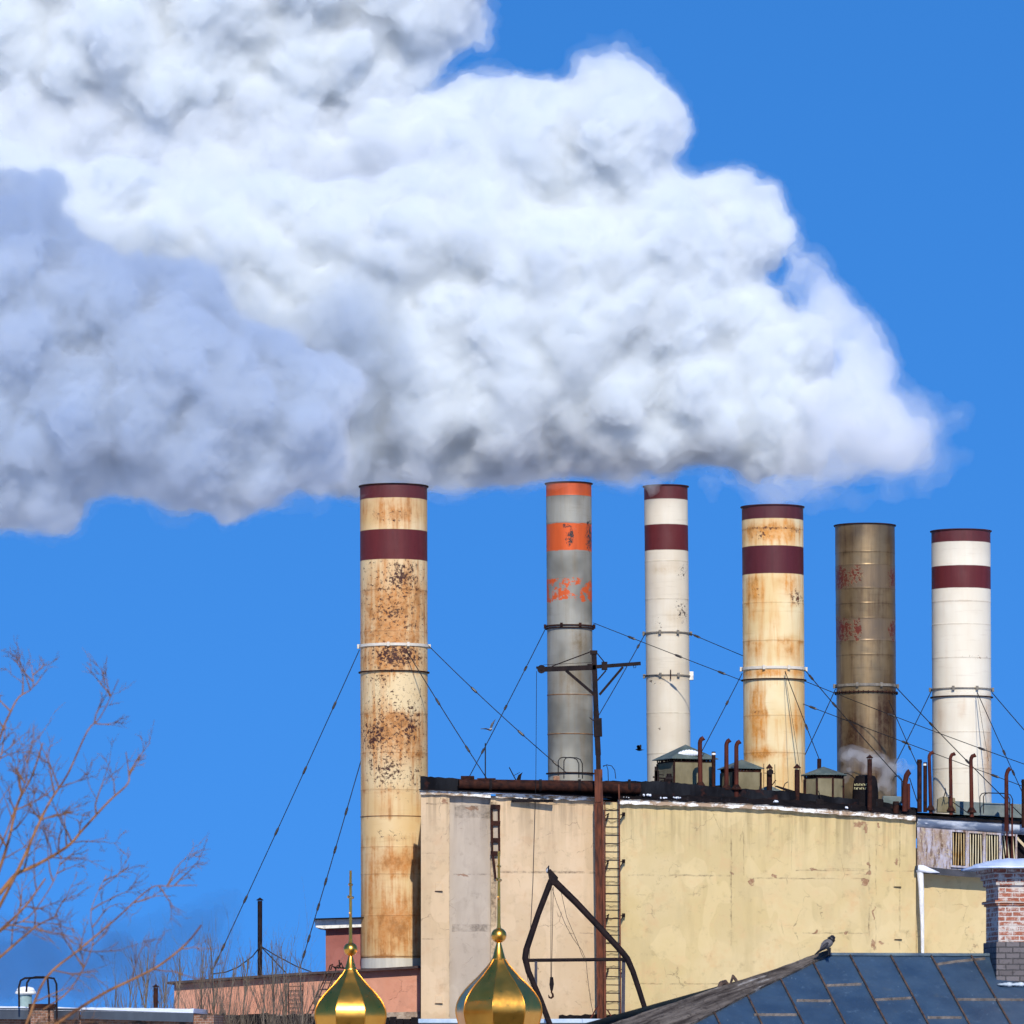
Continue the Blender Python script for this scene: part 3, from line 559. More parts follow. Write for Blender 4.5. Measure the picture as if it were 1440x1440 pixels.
# hatch square on the third chimney
# ------------------------------------------------------------------ guy wires
def on_ch(key, py, side):
    at, ab, r = CH[key]; Y = at.y; zz = Z(py, Y); ax_ = ab+(at-ab)*((zz-ab.z)/(at.z-ab.z))
    return ax_+Vector((side*(r+.06), -(1-abs(side))*(r+.07) if side else -(r+.07), 0))
def guy(a, b, label, knots=(.1, .35, .6, .85), rad=.017, sag=.15):
    t = thing('guy_wire', label, 'guy wire', a, 'guy wires bracing the chimneys')
    a, b = Vector(a), Vector(b); pts = []
    for i in range(13): f = i/12; p = a.lerp(b, f); p.z -= sag*4*f*(1-f); pts.append(p)
    bm = B(); tube(bm, pts, rad, 6); obj('cable', bm, M['wire'], t)
    for f in knots:
        i = min(11, int(f*12)); p = pts[i].lerp(pts[i+1], f*12-i); d = (pts[i+1]-pts[i]).normalized(); bm = B()
        tube(bm, [p-d*.17, p-d*.1, p+d*.1, p+d*.17], [.02, .045, .045, .02], 8); obj('turnbuckle', bm, M['insulator'], t)
guy(on_ch('a', 914, -.98), P(297, 1368, 199), 'long guy wire running down left from the leftmost chimney past the thin black stack', (.17, .37, .56, .77, .92, .96), sag=.05)
guy(P(552, 914, 201.6), P(421, 1364, 198.5), 'shorter guy wire ending beside the roof ladder left of the leftmost chimney', (.5, .62, .72, .8, .9, .95), sag=.1)
guy(on_ch('a', 908, .98), P(797, 1087, 199), 'guy wire from the right side of the leftmost chimney to the roof near the mast', (.33, .67, .92), sag=.1)
guy(P(573, 917, 198.6), P(686, 1097, 197), 'guy wire from the front of the leftmost chimney down to the antenna pole', (.38, .75), sag=.05)
guy(on_ch('b', 883, -.98), P(659, 1094, 199), 'guy wire down left from the grey chimney, crossed by another behind the antenna pole', (.27, .53, .82), sag=.05)
guy(on_ch('b', 876, .98), P(1450, 1110, 199), 'very long guy wire from the grey chimney passing across three chimneys to the right', (.09, .2, .3, .42, .51, .72, .92), rad=.015, sag=.05)
guy(on_ch('c', 891, .98), P(1450, 1078, 199), 'long guy wire from the third chimney crossing the bronze and the rightmost chimney', (.02, .22, .33, .6, .86), rad=.015, sag=.12)
guy(on_ch('c', 893, -.98), P(836, 1016, 200), 'short guy wire slanting left from the third chimney behind the mast', (.13,), sag=.03)
guy(on_ch('d', 947, -.98), P(984, 1062, 198), 'guy wire slanting left from the fourth chimney to the curved vent pipe', (.36,), sag=.02)
guy(on_ch('d', 943, .98), P(1270, 1100, 199), 'guy wire from the right of the fourth chimney across the bronze chimney', (.06, .3), sag=.05)
guy(P(1104, 944, 201.7), P(1153, 1070, 198.5), 'guy wire from the front of the fourth chimney down to the round vent house', (.62,), sag=.02)
guy(P(1104, 946, 201.6), P(1128, 1100, 199), 'thin guy wire lying over the face of the fourth chimney', (), rad=.008, sag=.02)
guy(on_ch('e', 969, -.98), P(1128, 1070, 203), 'guy wire slanting left from the bronze chimney behind the fourth chimney', (), sag=.02)
guy(on_ch('e', 968, .98), P(1438, 1148, 198.5), 'guy wire from the bronze chimney down over the rightmost chimney to the roof', (.28, .57), sag=.05)
guy(P(1250, 985, 203.7), P(1292, 1080, 199), 'guy wire ending at the twin rusty stacks beside the bronze chimney', (.7,), sag=.02)
guy(on_ch('f', 972, -.98), P(1256, 1080, 203), 'guy wire slanting left from the rightmost chimney behind the bronze one', (), sag=.02)
guy(on_ch('f', 974, .98), P(1470, 1060, 199), 'guy wire leaving the frame from the right side of the rightmost chimney', (), sag=.02)
guy(P(1374, 973, 203.7), P(1438, 1115, 199), 'guy wire from the front of the rightmost chimney down to the right edge', (.6, .8), sag=.02)
guy(P(1374, 975, 203.6), P(1390, 1070, 202), 'thin guy wire hanging over the face of the rightmost chimney', (), rad=.008, sag=.02)

# ------------------------------------------------------------------ roof clutter
def hoop(name, label, Y, xs, ytop, ybot, group='hoop rails of roof hatches', rad=.018, skew=.35):
    t = thing(name, label, 'hoop rail', P(xs[0], ybot, Y), group)
    for k, (x0, x1, dy) in enumerate(xs[1]):
        bm = B(); h_ = 5
        tube(bm, [P(x0, ybot+k, Y+dy), P(x0, ytop+h_, Y+dy), P(x0+2.5, ytop+1.2, Y+dy), P(x0+7, ytop, Y+dy), P(x1-8, ytop+.8, Y+dy), P(x1-3, ytop+3, Y+dy), P(x1, ytop+h_+4, Y+dy), P(x1, ybot+k, Y+dy)], rad, 6); obj('hoop', bm, M['wire'], t)
hoop('hatch_hoops', 'bent wire hoop rail at the foot of the grey chimney', 198, (785, [(785, 814, 0), (793, 819, .6)]), 1065, 1094)
hoop('hatch_hoops', 'bent wire hoop rail in front of the rightmost chimney', 198.4, (1378, [(1378, 1420, 0), (1383, 1424, .6)]), 1115, 1143)
bm = B(); box(bm, tuple(P(778, 1103, 197.3)), tuple(P(787, 1092, 197.8))); tag(obj('broken_brick_block', bm, plain('raw_brick', (.18, .07, .045), (.36, .2, .12), 6, .9, bstr=.8, bdist=.05), loc=P(782, 1103, 197.5), bevel=.03), 'small broken brick block on the roof under the hoop rail', 'brick block')
# antenna pole
t = thing('antenna_pole', 'thin vertical antenna pole on the roof between the two leftmost chimneys', 'antenna', P(682.5, 1098, 196.5))
bm = B(); tube(bm, [P(682.5, 1100, 196.5), P(682.5, 1045, 196.5)], .022, 6); obj('pole', bm, M['wire'], t)
bm = B(); box(bm, tuple(P(671, 1101, 196.3)), tuple(P(697, 1095.5, 197))); obj('foot', bm, M['dark_rust'], t)
bm = B(); box(bm, tuple(P(648, 1098, 196.0)), tuple(P(667, 1092.5, 196.8))); tag(obj('roof_cap_plate', bm, M['dark_rust'], loc=P(657, 1098, 196.4), bevel=.01), 'low rusty plate standing on the dark roof edge left of the antenna pole', 'metal plate')
t = thing('metal_scrap', 'jagged pointed sheet scrap sticking up from the roof edge', 'scrap metal', P(728, 1100, 196.4))
bm = B(); tube(bm, [P(716, 1079, 196.4), P(726, 1098, 196.4)], .02, 5); tube(bm, [P(722, 1091, 196.4), P(731, 1086, 196.4)], .01, 5); obj('rod', bm, M['wire'], t)
bm = B(); prism(bm, [(X(a_, 196.4), Z(b_, 196.4)) for a_, b_ in ((726, 1097), (729, 1090), (735, 1086), (733, 1091), (732, 1098))], 196.35, 196.43); obj('sheet', bm, M['tar'], t)
# vent houses
def vent_house(label, Y, x0, x1, ytop, yeave, ybase, apex, nside=4, snow=False, pipe=None, ridge_w=.0):
    t = thing('vent_house', label, 'vent house', P((x0+x1)/2, ybase, Y), 'small vent houses on the roof')
    c = P((x0+x1)/2, ybase, Y); hw = (x1-x0)/2*Y/F
    zb, ze, za = Z(ybase, Y), Z(yeave, Y), Z(ytop, Y)
    bm = B(); an = 22 if nside == 4 else 0; R_ = hw/math.cos(R(45-an)) if nside == 4 else hw/math.cos(R(22.5))
    ph = R(45+an) if nside == 4 else R(22.5)
    lathe(bm, [(R_, zb-.4), (R_, ze-.10)], c, None, nside, ph=ph, cap1=True); obj('wall', bm, M['shed_wall'], t)
    bm = B(); lathe(bm, [(R_+.02, ze-.14), (R_+.02, ze-.09)], c, None, nside, ph=ph, cap0=True, cap1=True)
    k = 9 if nside == 4 else 4; cs = [Vector((c.x+R_*math.cos(ph+2*PI*i/nside), c.y+R_*math.sin(ph+2*PI*i/nside), 0)) for i in range(nside)]
    for i in range(nside):
        for j in range(k):
            p = cs[i].lerp(cs[(i+1) % nside], j/k); box(bm, (p.x-.025, p.y-.025, ze-.09), (p.x+.025, p.y+.025, ze+.0))
    obj('eave_posts', bm, M['dark_rust'], t)
    bm = B(); ro = R_*1.20; az = X(apex, Y)-c.x
    top = bm.verts.new((c.x+az, c.y, za)); ring = [bm.verts.new((c.x+ro*math.cos(ph+2*PI*i/nside), c.y+ro*math.sin(ph+2*PI*i/nside), ze)) for i in range(nside)]
    rin = [bm.verts.new((v.co.x, v.co.y, ze-.025)) for v in ring]
    for i in range(nside): bm.faces.new((ring[i], ring[(i+1) % nside], top)); bm.faces.new((ring[i], rin[i], rin[(i+1) % nside], ring[(i+1) % nside]))
    bm.faces.new(rin); obj('roof', bm, M['green_sheet'], t)
    # corner strip
    for i in range(nside):
        p = cs[i]; q = Vector((p.x-c.x, p.y-c.y, 0)).normalized()*.01
        bm = B(); box(bm, (p.x+q.x-.035, p.y+q.y-.035, zb-.3), (p.x+q.x+.035, p.y+q.y+.035, ze-.15)); obj('corner_strip', bm, M['dark_rust'], t)
    if snow:
        bm = B(); f = -.55
        for i in range(9):
            x_ = c.x-.28+.1*i; h_ = .16*math.sin(PI*(i+.5)/9)+.02
            z_ = ze+.14; y__ = c.y-ro*.72*.80
            bmesh.ops.create_icosphere(bm, subdivisions=2, radius=1, matrix=Matrix.Translation((x_, y__+.06, z_+h_*.35)) @ Matrix.Diagonal((.10, .10, h_*.55+.03, 1)))
        obj('snow_patch', bm, M['snow'], t, smooth='all')
    if pipe:
        bm = B(); tube(bm, [P(pipe, ytop+6, Y), P(pipe, ytop-11, Y)], .075, 10); obj('stub_pipe', bm, M['dark_rust'], t, smooth=True)
    return t
vent_house('largest vent house with a snow patch on its green pyramid roof', 199.5, 925, 1002, 1047, 1068, 1112, 964, 4, True)
vent_house('middle vent house behind two tall curved rusty pipes', 198.8, 1014.5, 1069, 1068, 1081, 1118, 1043, 4)
vent_house('round-looking many-sided vent house with a stub pipe on its roof', 198.4, 1132, 1185, 1078, 1090, 1131, 1158, 8, False, 1152)
# curved and capped pipes
def crook(label, px, ytop, ybase, Y, rad=.075, reach=6.5, collar=None, lean=0, mat='rust_pipe', small=5):
    t = thing('curved_vent_pipe', label, 'vent pipe', P(px, ybase, Y), 'curved rusty vent pipes')
    bm = B(); r_ = small
    tube(bm, [P(px, ybase+4, Y), P(px-lean*.5, (ytop+ybase)/2, Y), P(px-lean, ytop+r_+3, Y), P(px-lean+.6, ytop+r_, Y), P(px-lean+2.2, ytop+r_*.45, Y), P(px-lean+reach*.75, ytop+1.5, Y), P(px-lean+reach, ytop+.5, Y)], [rad*1.05, rad, rad*.95, rad*.95, rad*.98, rad, rad*1.08], 14); obj('pipe', bm, M[mat], t, smooth=True)
    if collar:
        c_ = P(px-lean*.1, collar, Y); bm = B(); lathe(bm, [(rad*1.05, c_.z+.12), (rad*2.6, c_.z-.06), (rad*2.4, c_.z-.075), (rad*1.05, c_.z+.02)], c_, None, 20); obj('storm_collar', bm, M['dark_rust'], t, smooth=True)
    return t
crook('leftmost curved rusty pipe, in front of the snow-patched vent house', 985, 1037, 1122, 197.2, .082, 5.5, 1104, .8)
crook('curved rusty pipe left of its twin at the middle vent house', 1021.5, 1040, 1124, 197.2, .08, 5.2, 1108, -.0)
crook('curved rusty pipe right of its twin at the middle vent house', 1035.5, 1042, 1125, 197.1, .08, 5.5, 1108, 0)
crook('thick short curved rusty pipe with a stub, just right of the bronze chimney', 1272.5, 1084.5, 1137, 197.3, .10, 7, None, 0, 'rust_pipe', 14)
crook('curved rusty pipe touching the left edge of the rightmost chimney', 1309, 1057, 1140, 197.6, .065, 6, 1137, 2.4)
crook('curved rusty pipe in front of the rightmost chimney, left of its middle', 1337.5, 1059, 1142, 197.6, .065, 6.5, 1138, 1.0)
crook('curved rusty pipe in front of the rightmost chimney, at its middle', 1366.5, 1061, 1145, 197.6, .072, 6.5, 1140, 1.2)
crook('curved rusty pipe standing right of the rightmost chimney', 1415.5, 1080, 1165, 197.2, .075, 5.5, None, .3, 'rust_pipe', 8)
bm = B(); tube(bm, [P(1416, 1150, 197.1), P(1415.8, 1216, 197.0)], .03, 8); tube(bm, [P(1423.3, 1130, 197.1), P(1423.3, 1216, 197.0)], .032, 8)
tag(obj('rust_rods', bm, M['rust_pipe'], loc=P(1419, 1216, 197)), 'two thin rusty rods standing against the louvred windows', 'rods')
bm = B(); tube(bm, [P(1277.5, 1138, 197.5), P(1277.5, 1102, 197.5)], .065, 10); tag(obj('stub_pipe', bm, M['rust_pipe'], loc=P(1277.5, 1138, 197.5), smooth=True), 'short rusty stub joined behind the thick curved pipe', 'pipe')
def capped(label, px, ytop, ybase, Y, rad, capw, caph, gap=3, mat='dark_rust'):
    t = thing('capped_pipe', label, 'flue pipe', P(px, ybase, Y), 'capped flue pipes on the roofs')
    bm = B(); lathe(bm, [(rad, Z(ybase+5, Y)), (rad, Z(ytop+caph+gap, Y)), (rad*.8, Z(ytop+caph+gap, Y)), (rad*.8, Z(ytop+caph+gap+8, Y))], P(px, ybase, Y), None, 18); obj('pipe', bm, M[mat], t, smooth=True)
    c_ = P(px, ytop, Y); z0 = Z(ytop+caph, Y)
    bm = B(); lathe(bm, [(.005, c_.z), (capw*Y/F/2, z0), (capw*Y/F/2*.96, z0-.02), (.005, z0+.01)], c_, None, 18); obj('cap', bm, M[mat], t, smooth=True)
    bm = B()
    for a_ in (30, 150, 270): d = Vector((math.cos(R(a_)), math.sin(R(a_)), 0))*rad*.85; tube(bm, [Vector((c_.x, c_.y, z0+.03))+d, Vector((c_.x, c_.y, Z(ytop+caph+gap+2, Y)))+d], .012, 5)
    obj('cap_legs', bm, M['wire'], t); return t
capped('capped pipe with a round gauge between middle vent house and fourth chimney', 1082, 1074, 1126, 197.5, .10, 10, 6, 4)
capped('capped pipe in front of the right edge of the fourth chimney', 1121, 1074, 1126, 197.5, .095, 11, 5.5, 3)
capped('tall capped pipe standing in front of the black tank', 1223, 1061, 1135, 197.2, .085, 10, 4.5, 2)
capped('thin tall black stack with a small cap on the pink building', 365.5, 1262, 1376, 198.5, .085, 10, 3.5, 1.5, 'black_iron')
capped('short capped pipe behind the snowy roof edge, left of the pink wall', 219, 1384, 1424, 168, .07, 9, 3.5, 2)
def stack(label, px, ytop, ybase, Y, rad, white=False):
    t = thing('straight_stack', label, 'flue pipe', P(px, ybase, Y), 'straight rusty stacks')
    bm = B(); lathe(bm, [(rad, Z(ybase+4, Y)), (rad, Z(ytop, Y)), (rad*.8, Z(ytop, Y)), (rad*.8, Z(ytop+12, Y))], P(px, ybase, Y), None, 16); obj('pipe', bm, M['dark_rust'], t, smooth=True)
    bm = B(); zt = Z(ytop, Y); lathe(bm, [(rad, zt-.12), (rad*1.15, zt-.12), (rad*1.15, zt-.05), (rad, zt-.05)], P(px, ytop, Y), None, 16); obj('collar', bm, M['white_paint'] if white else M['black_iron'], t)
    return t
stack('dark stack with a frayed white top at the corner of the snow-patched vent house', 1003.5, 1057, 1118, 198.2, .07, True)
stack('left one of the twin dark stacks right of the bronze chimney', 1293, 1068, 1138, 197.7, .085)
stack('right one of the twin dark stacks, touching the curved pipe', 1301, 1072, 1138, 198.0, .07, True)
stack('dark stack cut by the right frame edge', 1440, 1096, 1160, 197.5, .09)
stack('low squat dark stub at the foot of the bronze chimney', 1260, 1127, 1140, 197.4, .11)
# black tank
tk = thing('black_tank', 'black soot-covered tank with faded yellow lettering behind a capped pipe', 'tank', P(1217, 1138, 198.2))
bm = B(); c_ = P(1217, 1138, 198.2); s_ = 198.2/F
lathe(bm, [(19*s_, Z(1142, 198.2)), (18*s_, Z(1112, 198.2)), (16.5*s_, Z(1098, 198.2)), (13.5*s_, Z(1091.5, 198.2)), (6*s_, Z(1089.5, 198.2)), (.01, Z(1089.3, 198.2))], c_, None, 32)
obj('body', bm, M['tar'], tk, smooth=True)
bm = B(); box(bm, tuple(P(1196, 1145, 197.9)), tuple(P(1240, 1125, 198.9))); obj('plinth', bm, M['tar'], tk, bevel=.05)
M['yellow_paint'] = plain('yellow_paint', (.30, .26, .12), (.5, .46, .26), 12, .8)
tm = B()
for row, (y_, wds) in enumerate(((1103.5, (1202, 1204.2, 1206.3, 1208.8, 1211, 1213.4, 1215.6, 1218)), (1108.8, (1201.5, 1204, 1206, 1209.2, 1211.5, 1214, 1217)))):
    for k, xx in enumerate(wds):
        Yt = 198.2-math.sqrt(max(0, (18.2*s_)**2-((xx-1217)*s_)**2))-.012
        bar(tm, P(xx, y_-1.4, Yt), P(xx-.2, y_+1.4, Yt), .02, .008)
        if k % 2 == row: bar(tm, P(xx, y_-1.2, Yt-.001), P(xx+1.3, y_+1.2, Yt-.001), .018, .008)
        else: bar(tm, P(xx, y_-1.5, Yt-.001), P(xx+1.3, y_-1.3, Yt-.001), .018, .008)
obj('lettering', tm, M['yellow_paint'], tk)
# winch wreck left of the first vent house
wk = thing('rusted_winch', 'black rusted winch machinery heap left of the snow-patched vent house', 'machine', P(930, 1118, 197.6))
bm = B(); bar(bm, P(922.5, 1078, 197.6), P(921.5, 1122, 197.6), .10, .1); bar(bm, P(924, 1084, 197.6), P(925, 1122, 197.6), .14, .1); obj('post', bm, M['black_iron'], wk)
bm = B(); tube(bm, [P(938, 1118, 197.5), P(937, 1094, 197.5)], .09, 8); c_ = P(941, 1090, 197.5); tube(bm, [P(941, 1120, 197.5), P(941, 1088, 197.5)], [.12, .09], 10); tube(bm, [c_+Vector((-.12, 0, -.15)), c_+Vector((.12, 0, -.15))], .12, 10); obj('drum', bm, M['black_iron'], wk)
bm = B(); tube(bm, [P(918, 1092.5, 197.6), P(926, 1094, 197.6), P(938, 1095, 197.6)], .03, 6); tube(bm, [P(925, 1088.5, 197.6), P(934, 1090, 197.6)], .015, 6); tube(bm, [P(925, 1105, 197.5), P(929, 1098, 197.5), P(934, 1098, 197.5), P(936, 1106, 197.5)], .03, 6); obj('lever', bm, M['black_iron'], wk)
bm = B(); prism(bm, [(X(a_, 197.7), Z(b_, 197.7)) for a_, b_ in ((919, 1124), (920, 1104), (926, 1101), (934, 1102), (946, 1108), (950, 1124))], 197.6, 198.3); obj('housing', bm, M['tar'], wk, bevel=.03)
# jumble of low roof junk: each heap of its own
def junk(label, cat, Y, pts, mat, name, dep=.4):
    bm = B(); prism(bm, [(X(a_, Y), Z(b_, Y)) for a_, b_ in pts], Y, Y+dep); return tag(obj(name, bm, M[mat], loc=P(pts[0][0], pts[0][1], Y), bevel=.02), label, cat)
junk('low grey-green slab in front of the snow-patched vent house', 'slab', 197.6, ((946, 1124), (947, 1113), (960, 1111), (978, 1115), (978, 1126)), 'felt', 'roof_slab')
junk('dark low box between the two left vent houses', 'box', 198.5, ((1003, 1125), (1003, 1105), (1014, 1104), (1014, 1125)), 'tar', 'roof_box')
junk('grey-green slab below the middle vent house', 'slab', 197.7, ((1022, 1131), (1024, 1119), (1050, 1117), (1071, 1122), (1071, 1132)), 'green_sheet', 'roof_slab')
junk('grey sheet heap at the foot of the fourth chimney', 'sheet heap', 198.3, ((1071, 1130), (1072, 1108), (1082, 1104), (1100, 1112), (1118, 1112), (1132, 1119), (1132, 1132)), 'roof_grey', 'sheet_heap')
junk('fallen dark beam leaning across the sheet heap', 'beam', 197.9, ((1090, 1106), (1092, 1104.5), (1160, 1125), (1160, 1130), (1120, 1118)), 'tar', 'fallen_beam', .15)
junk('pale low wall between the black tank and the thick curved pipe', 'low wall', 199.0, ((1240, 1137), (1242, 1119), (1268, 1120), (1268, 1138)), 'roof_grey', 'roof_wall')
junk('rusty brown box under the pipe left of the rightmost chimney', 'box', 197.8, ((1318, 1142), (1319, 1123), (1326, 1120), (1343, 1122), (1345, 1143)), 'shed_wall', 'roof_box')
junk('long grey parapet plate in front of the rightmost chimney', 'parapet plate', 199.6, ((1338, 1150), (1338, 1126), (1372, 1128), (1460, 1132), (1460, 1160)), 'roof_grey', 'parapet_plate')
junk('dark torn scrap left of the white-topped stacks', 'scrap metal', 197.3, ((1145, 1133), (1149, 1123), (1158, 1124), (1160, 1133)), 'tar', 'metal_scrap')
for i, (pts, ll) in enumerate(((((1102, 1115), (1102, 1107), (1104, 1102), (1108, 1099.5)), 'small hooked rod beside the capped pipe at the fourth chimney'), (((1156, 1128), (1151, 1112)), 'short leaning rod before the many-sided vent house'), (((1187, 1088), (1192, 1087.5), (1198, 1091), (1203, 1096)), 'bent wire from the many-sided vent house to the black tank'),
      (((1327, 1122), (1330, 1112), (1329, 1108), (1331, 1120), (1338, 1117)), 'twisted wire scrap on the brown box'), (((1258, 1092), (1264, 1091), (1268, 1096), (1268, 1130)), 'curled wire behind the thick curved pipe'), (((1340, 1128), (1365, 1146)), 'inclined rod at the foot of the rightmost chimney'), (((1279, 1094), (1290, 1128)), 'thin leaning rod behind the rusty stub'))):
    bm = B(); tube(bm, [P(a_, b_, 197.4) for a_, b_ in pts], .018, 5); tag(obj('bent_rod', bm, M['wire'], loc=P(*pts[0], 197.4)), ll, 'rod', 'bent rods and wires on the roof')
t = thing('pipe_gauge', 'dark gauge and thin frame wrapped round a capped pipe', 'gauge', P(1086, 1100, 197.3))
bm = B(); c_ = P(1083.5, 1085.5, 197.28); tube(bm, [c_, c_+Vector((0, .06, 0))], .11, 16); obj('dial', bm, M['black_iron'], t)
bm = B(); tube(bm, [P(1089.5, 1075, 197.3), P(1090, 1110, 197.3)], .012, 5); tube(bm, [P(1074, 1074, 197.3), P(1074, 1110, 197.3)], .012, 5); tube(bm, [P(1074, 1087, 197.3), P(1090, 1088, 197.3)], .012, 5); tube(bm, [P(1085, 1105, 197.3), P(1091, 1097, 197.3)], .02, 5); obj('rods', bm, M['dark_rust'], t)
bm = B(); rr = []
for i in range(60):
    x = 870+418*i/59; yc = np.interp(x, [869, 1000, 1090, 1180, 1288], [1124, 1128.5, 1132.5, 1139, 1147]); rr.append([bm.verts.new(W(x, yc+.6, -.13)), bm.verts.new(W(x, yc-9+rng.uniform(-1.5, 1.5), .76))])
for A, C in zip(rr, rr[1:]): bm.faces.new((A[0], C[0], C[1], A[1]))
obj('roof_slope', bm, M['tar'], mb)
for (x, y, wd, ll) in ((911, 1116, 7, 'small snow heap left of the rusted winch'), (932, 1120.3, 8, 'thin snow streak under the rusted winch'), (951, 1119.5, 5, 'tiny snow lump right of the rusted winch'), (1092, 1125, 6, 'snow lump at the foot of the pipe with the gauge'), (1190, 1134, 5, 'snow streak left of the black tank'), (880, 1119.8, 7, 'snow streak above the wall ladder')):
    bm = B(); y = y+2; c_ = W(x, y, .33)
    for k in range(9): bmesh.ops.create_icosphere(bm, subdivisions=2, radius=1, matrix=Matrix.Translation(c_+Vector((rng.gauss(0, 1)*wd*.012, rng.uniform(-.12, .12), rng.uniform(-.03, .0)))) @ Matrix.Diagonal((wd*rng.uniform(.003, .009), .12, rng.uniform(.03, .06), 1)))
    tag(obj('snow_patch', bm, M['snow'], loc=c_, smooth='all'), ll, 'snow', 'snow patches on the dark roof')

# ------------------------------------------------------------------ low annex at the wall foot
an = thing('low_annex', 'low flat annex roof with blue-white snow at the foot of the tall wall', 'annex', (X(760, 190), 190, 0))
m_ = M['shed_wall']
bm = B(); z0 = Z(1434, 194.5); x0, x1 = X(592, 188), X(1010, 188); box(bm, (x0, 188.2, 0), (x1, 194.4, z0-.14)); obj('wall', bm, m_, an)
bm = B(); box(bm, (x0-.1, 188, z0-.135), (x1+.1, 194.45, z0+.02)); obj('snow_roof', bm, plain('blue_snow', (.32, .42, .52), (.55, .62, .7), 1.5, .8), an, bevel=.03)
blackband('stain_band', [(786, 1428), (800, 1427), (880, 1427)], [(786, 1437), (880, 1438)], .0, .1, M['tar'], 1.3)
for a_, b_ in (((841, 1414), (826, 1440)), ((854, 1420), (866, 1440))):
    bm = B(); bar(bm, P(*a_, 193.2), P(*b_, 193.0), .05, .05); obj('foot_brace', bm, M['rust_pipe'], ms)

# ------------------------------------------------------------------ pink building
YP = 196.6
M['pink'] = wall_mat('wall_pink', (.53, .245, .155), (.58, .29, .195), (.47, .2, .13), 20)
M['pink_dark'] = wall_mat('wall_pink_dark', (.30, .105, .085), (.36, .14, .11), (.28, .1, .08), 24)
pk = thing('pink_building', 'low pink plastered building with a dark coping under the leftmost chimney', 'building', (X(420, YP), YP, 0))
xa, xb = X(245, YP), X(591, YP); ztl, ztr = Z(1384, YP), Z(1361, YP)
bm = B(); a4 = [(xa, YP), (xb, YP), (xb, YP+14), (xa, YP+14)]; zs = [ztl, ztr, ztr, ztl]
lo_ = [bm.verts.new((x, y, 0)) for x, y in a4]; hi_ = [bm.verts.new((x, y, z)) for (x, y), z in zip(a4, zs)]
for i in range(4): bm.faces.new((lo_[i], lo_[(i+1) % 4], hi_[(i+1) % 4], hi_[i]))
bm.faces.new(hi_); obj('wall', bm, M['pink'], pk)
bm = B(); bar(bm, (X(236, YP), YP+6.8, Z(1383.5, YP)+.03), (X(410, YP), YP+6.8, Z(1371.5, YP)+.03), .085, 14.4); bar(bm, (X(410, YP)+.002, YP+6.8, Z(1371.5, YP)+.03), (xb, YP+6.8, Z(1361, YP)+.03), .085, 14.4); obj('roof', bm, plain('coping_dark', (.03, .02, .02), (.08, .05, .045), 3), pk)
bm = B(); bar(bm, (xa, YP-.12, Z(1436, YP)), (xb, YP-.12, Z(1428, YP)), .28, .25); obj('plinth_band', bm, plain('old_plaster', (.22, .16, .12), (.42, .34, .26), 4, .9, bstr=.8, bdist=.04), pk)
ph_ = thing('rooftop_hut', 'dark pink rooftop hut with a snow-white slab roof left of the leftmost chimney', 'hut', P(480, 1368, 201))
bm = B(); p, q = P(458, 1374, 200.2), P(540, 1306, 203.5); box(bm, tuple(p), tuple(q)); obj('wall', bm, M['pink_dark'], ph_)
bm = B(); prism(bm, [(X(442, 200), Z(1293.5, 200)), (X(470, 200), Z(1293, 200)), (X(545, 200), Z(1290.5, 200)), (X(545, 200), Z(1302, 200)), (X(455, 200), Z(1306, 200)), (X(444, 200), Z(1304, 200))], 199.8, 204); obj('slab_roof', bm, M['white_paint'], ph_)
bm = B(); bar(bm, P(442, 1293.5, 199.7)+Vector((0, 2, .03)), P(545, 1290.5, 199.7)+Vector((0, 2, .03)), .03, 4.5); obj('roof_felt', bm, M['tar'], ph_)
for pts, ll in ((((366, 1331), (355, 1345), (335, 1360), (318, 1367), (297, 1370)), 'sagging stay wire left of the thin black stack'), (((366, 1330), (385, 1350), (403, 1369)), 'inner stay wire right of the thin black stack'), (((366, 1330), (385, 1342), (415, 1358), (438, 1367)), 'outer stay wire right of the thin black stack')):
    bm = B(); tube(bm, [P(a_, b_, 198.3) for a_, b_ in pts], .024, 6); tag(obj('stay_wire', bm, M['wire'], loc=P(*pts[0], 198.3)), ll, 'stay wire', 'stay wires of the thin black stack')
t = thing('roof_ladder', 'inclined dark ladder leaning on the pink wall left of the small gold dome', 'ladder', P(435, 1430, 196))
for dx in (0, 17):
    bm = B(); tube(bm, [P(431+dx*.9-2, 1432, 195.8), P(462+dx*.55, 1366, 196.4), P(464+dx*.6, 1358, 196.4), P(468+dx*.7, 1356, 196.6)], .022, 6); obj('rail', bm, M['dark_rust'], t)
for k in range(7):
    f = k/6.5; bm = B(); tube(bm, [P(430+32*f, 1430-62*f, 195.8+.6*f), P(446+26*f, 1430-62*f, 195.8+.6*f)], .018, 5); obj('rung', bm, M['dark_rust'], t)
t = thing('wall_rungs', 'small upright ladder of thin bars on the pink wall', 'ladder', P(415, 1425, 196.3))
for x in (406, 426): bm = B(); tube(bm, [P(x, 1425, 196.3), P(x, 1384, 196.3)], .018, 5); obj('rail', bm, M['dark_rust'], t)
for y in range(1387, 1424, 6): bm = B(); tube(bm, [P(406, y, 196.3), P(426, y, 196.3)], .012, 5); obj('rung', bm, M['dark_rust'], t)
t = thing('roof_junk', 'tangle of bent rods on the pink roof beside the ladder head', 'bent rods', P(475, 1362, 197))
bm = B()
for pts in (((465, 1364), (467, 1358), (472, 1362)), ((475, 1362), (480, 1354), (483, 1362)), ((470, 1360), (488, 1362)), ((478, 1360), (477, 1350))): tube(bm, [P(a_, b_, 197) for a_, b_ in pts], .03, 5)
obj('rods', bm, M['black_iron'], t)

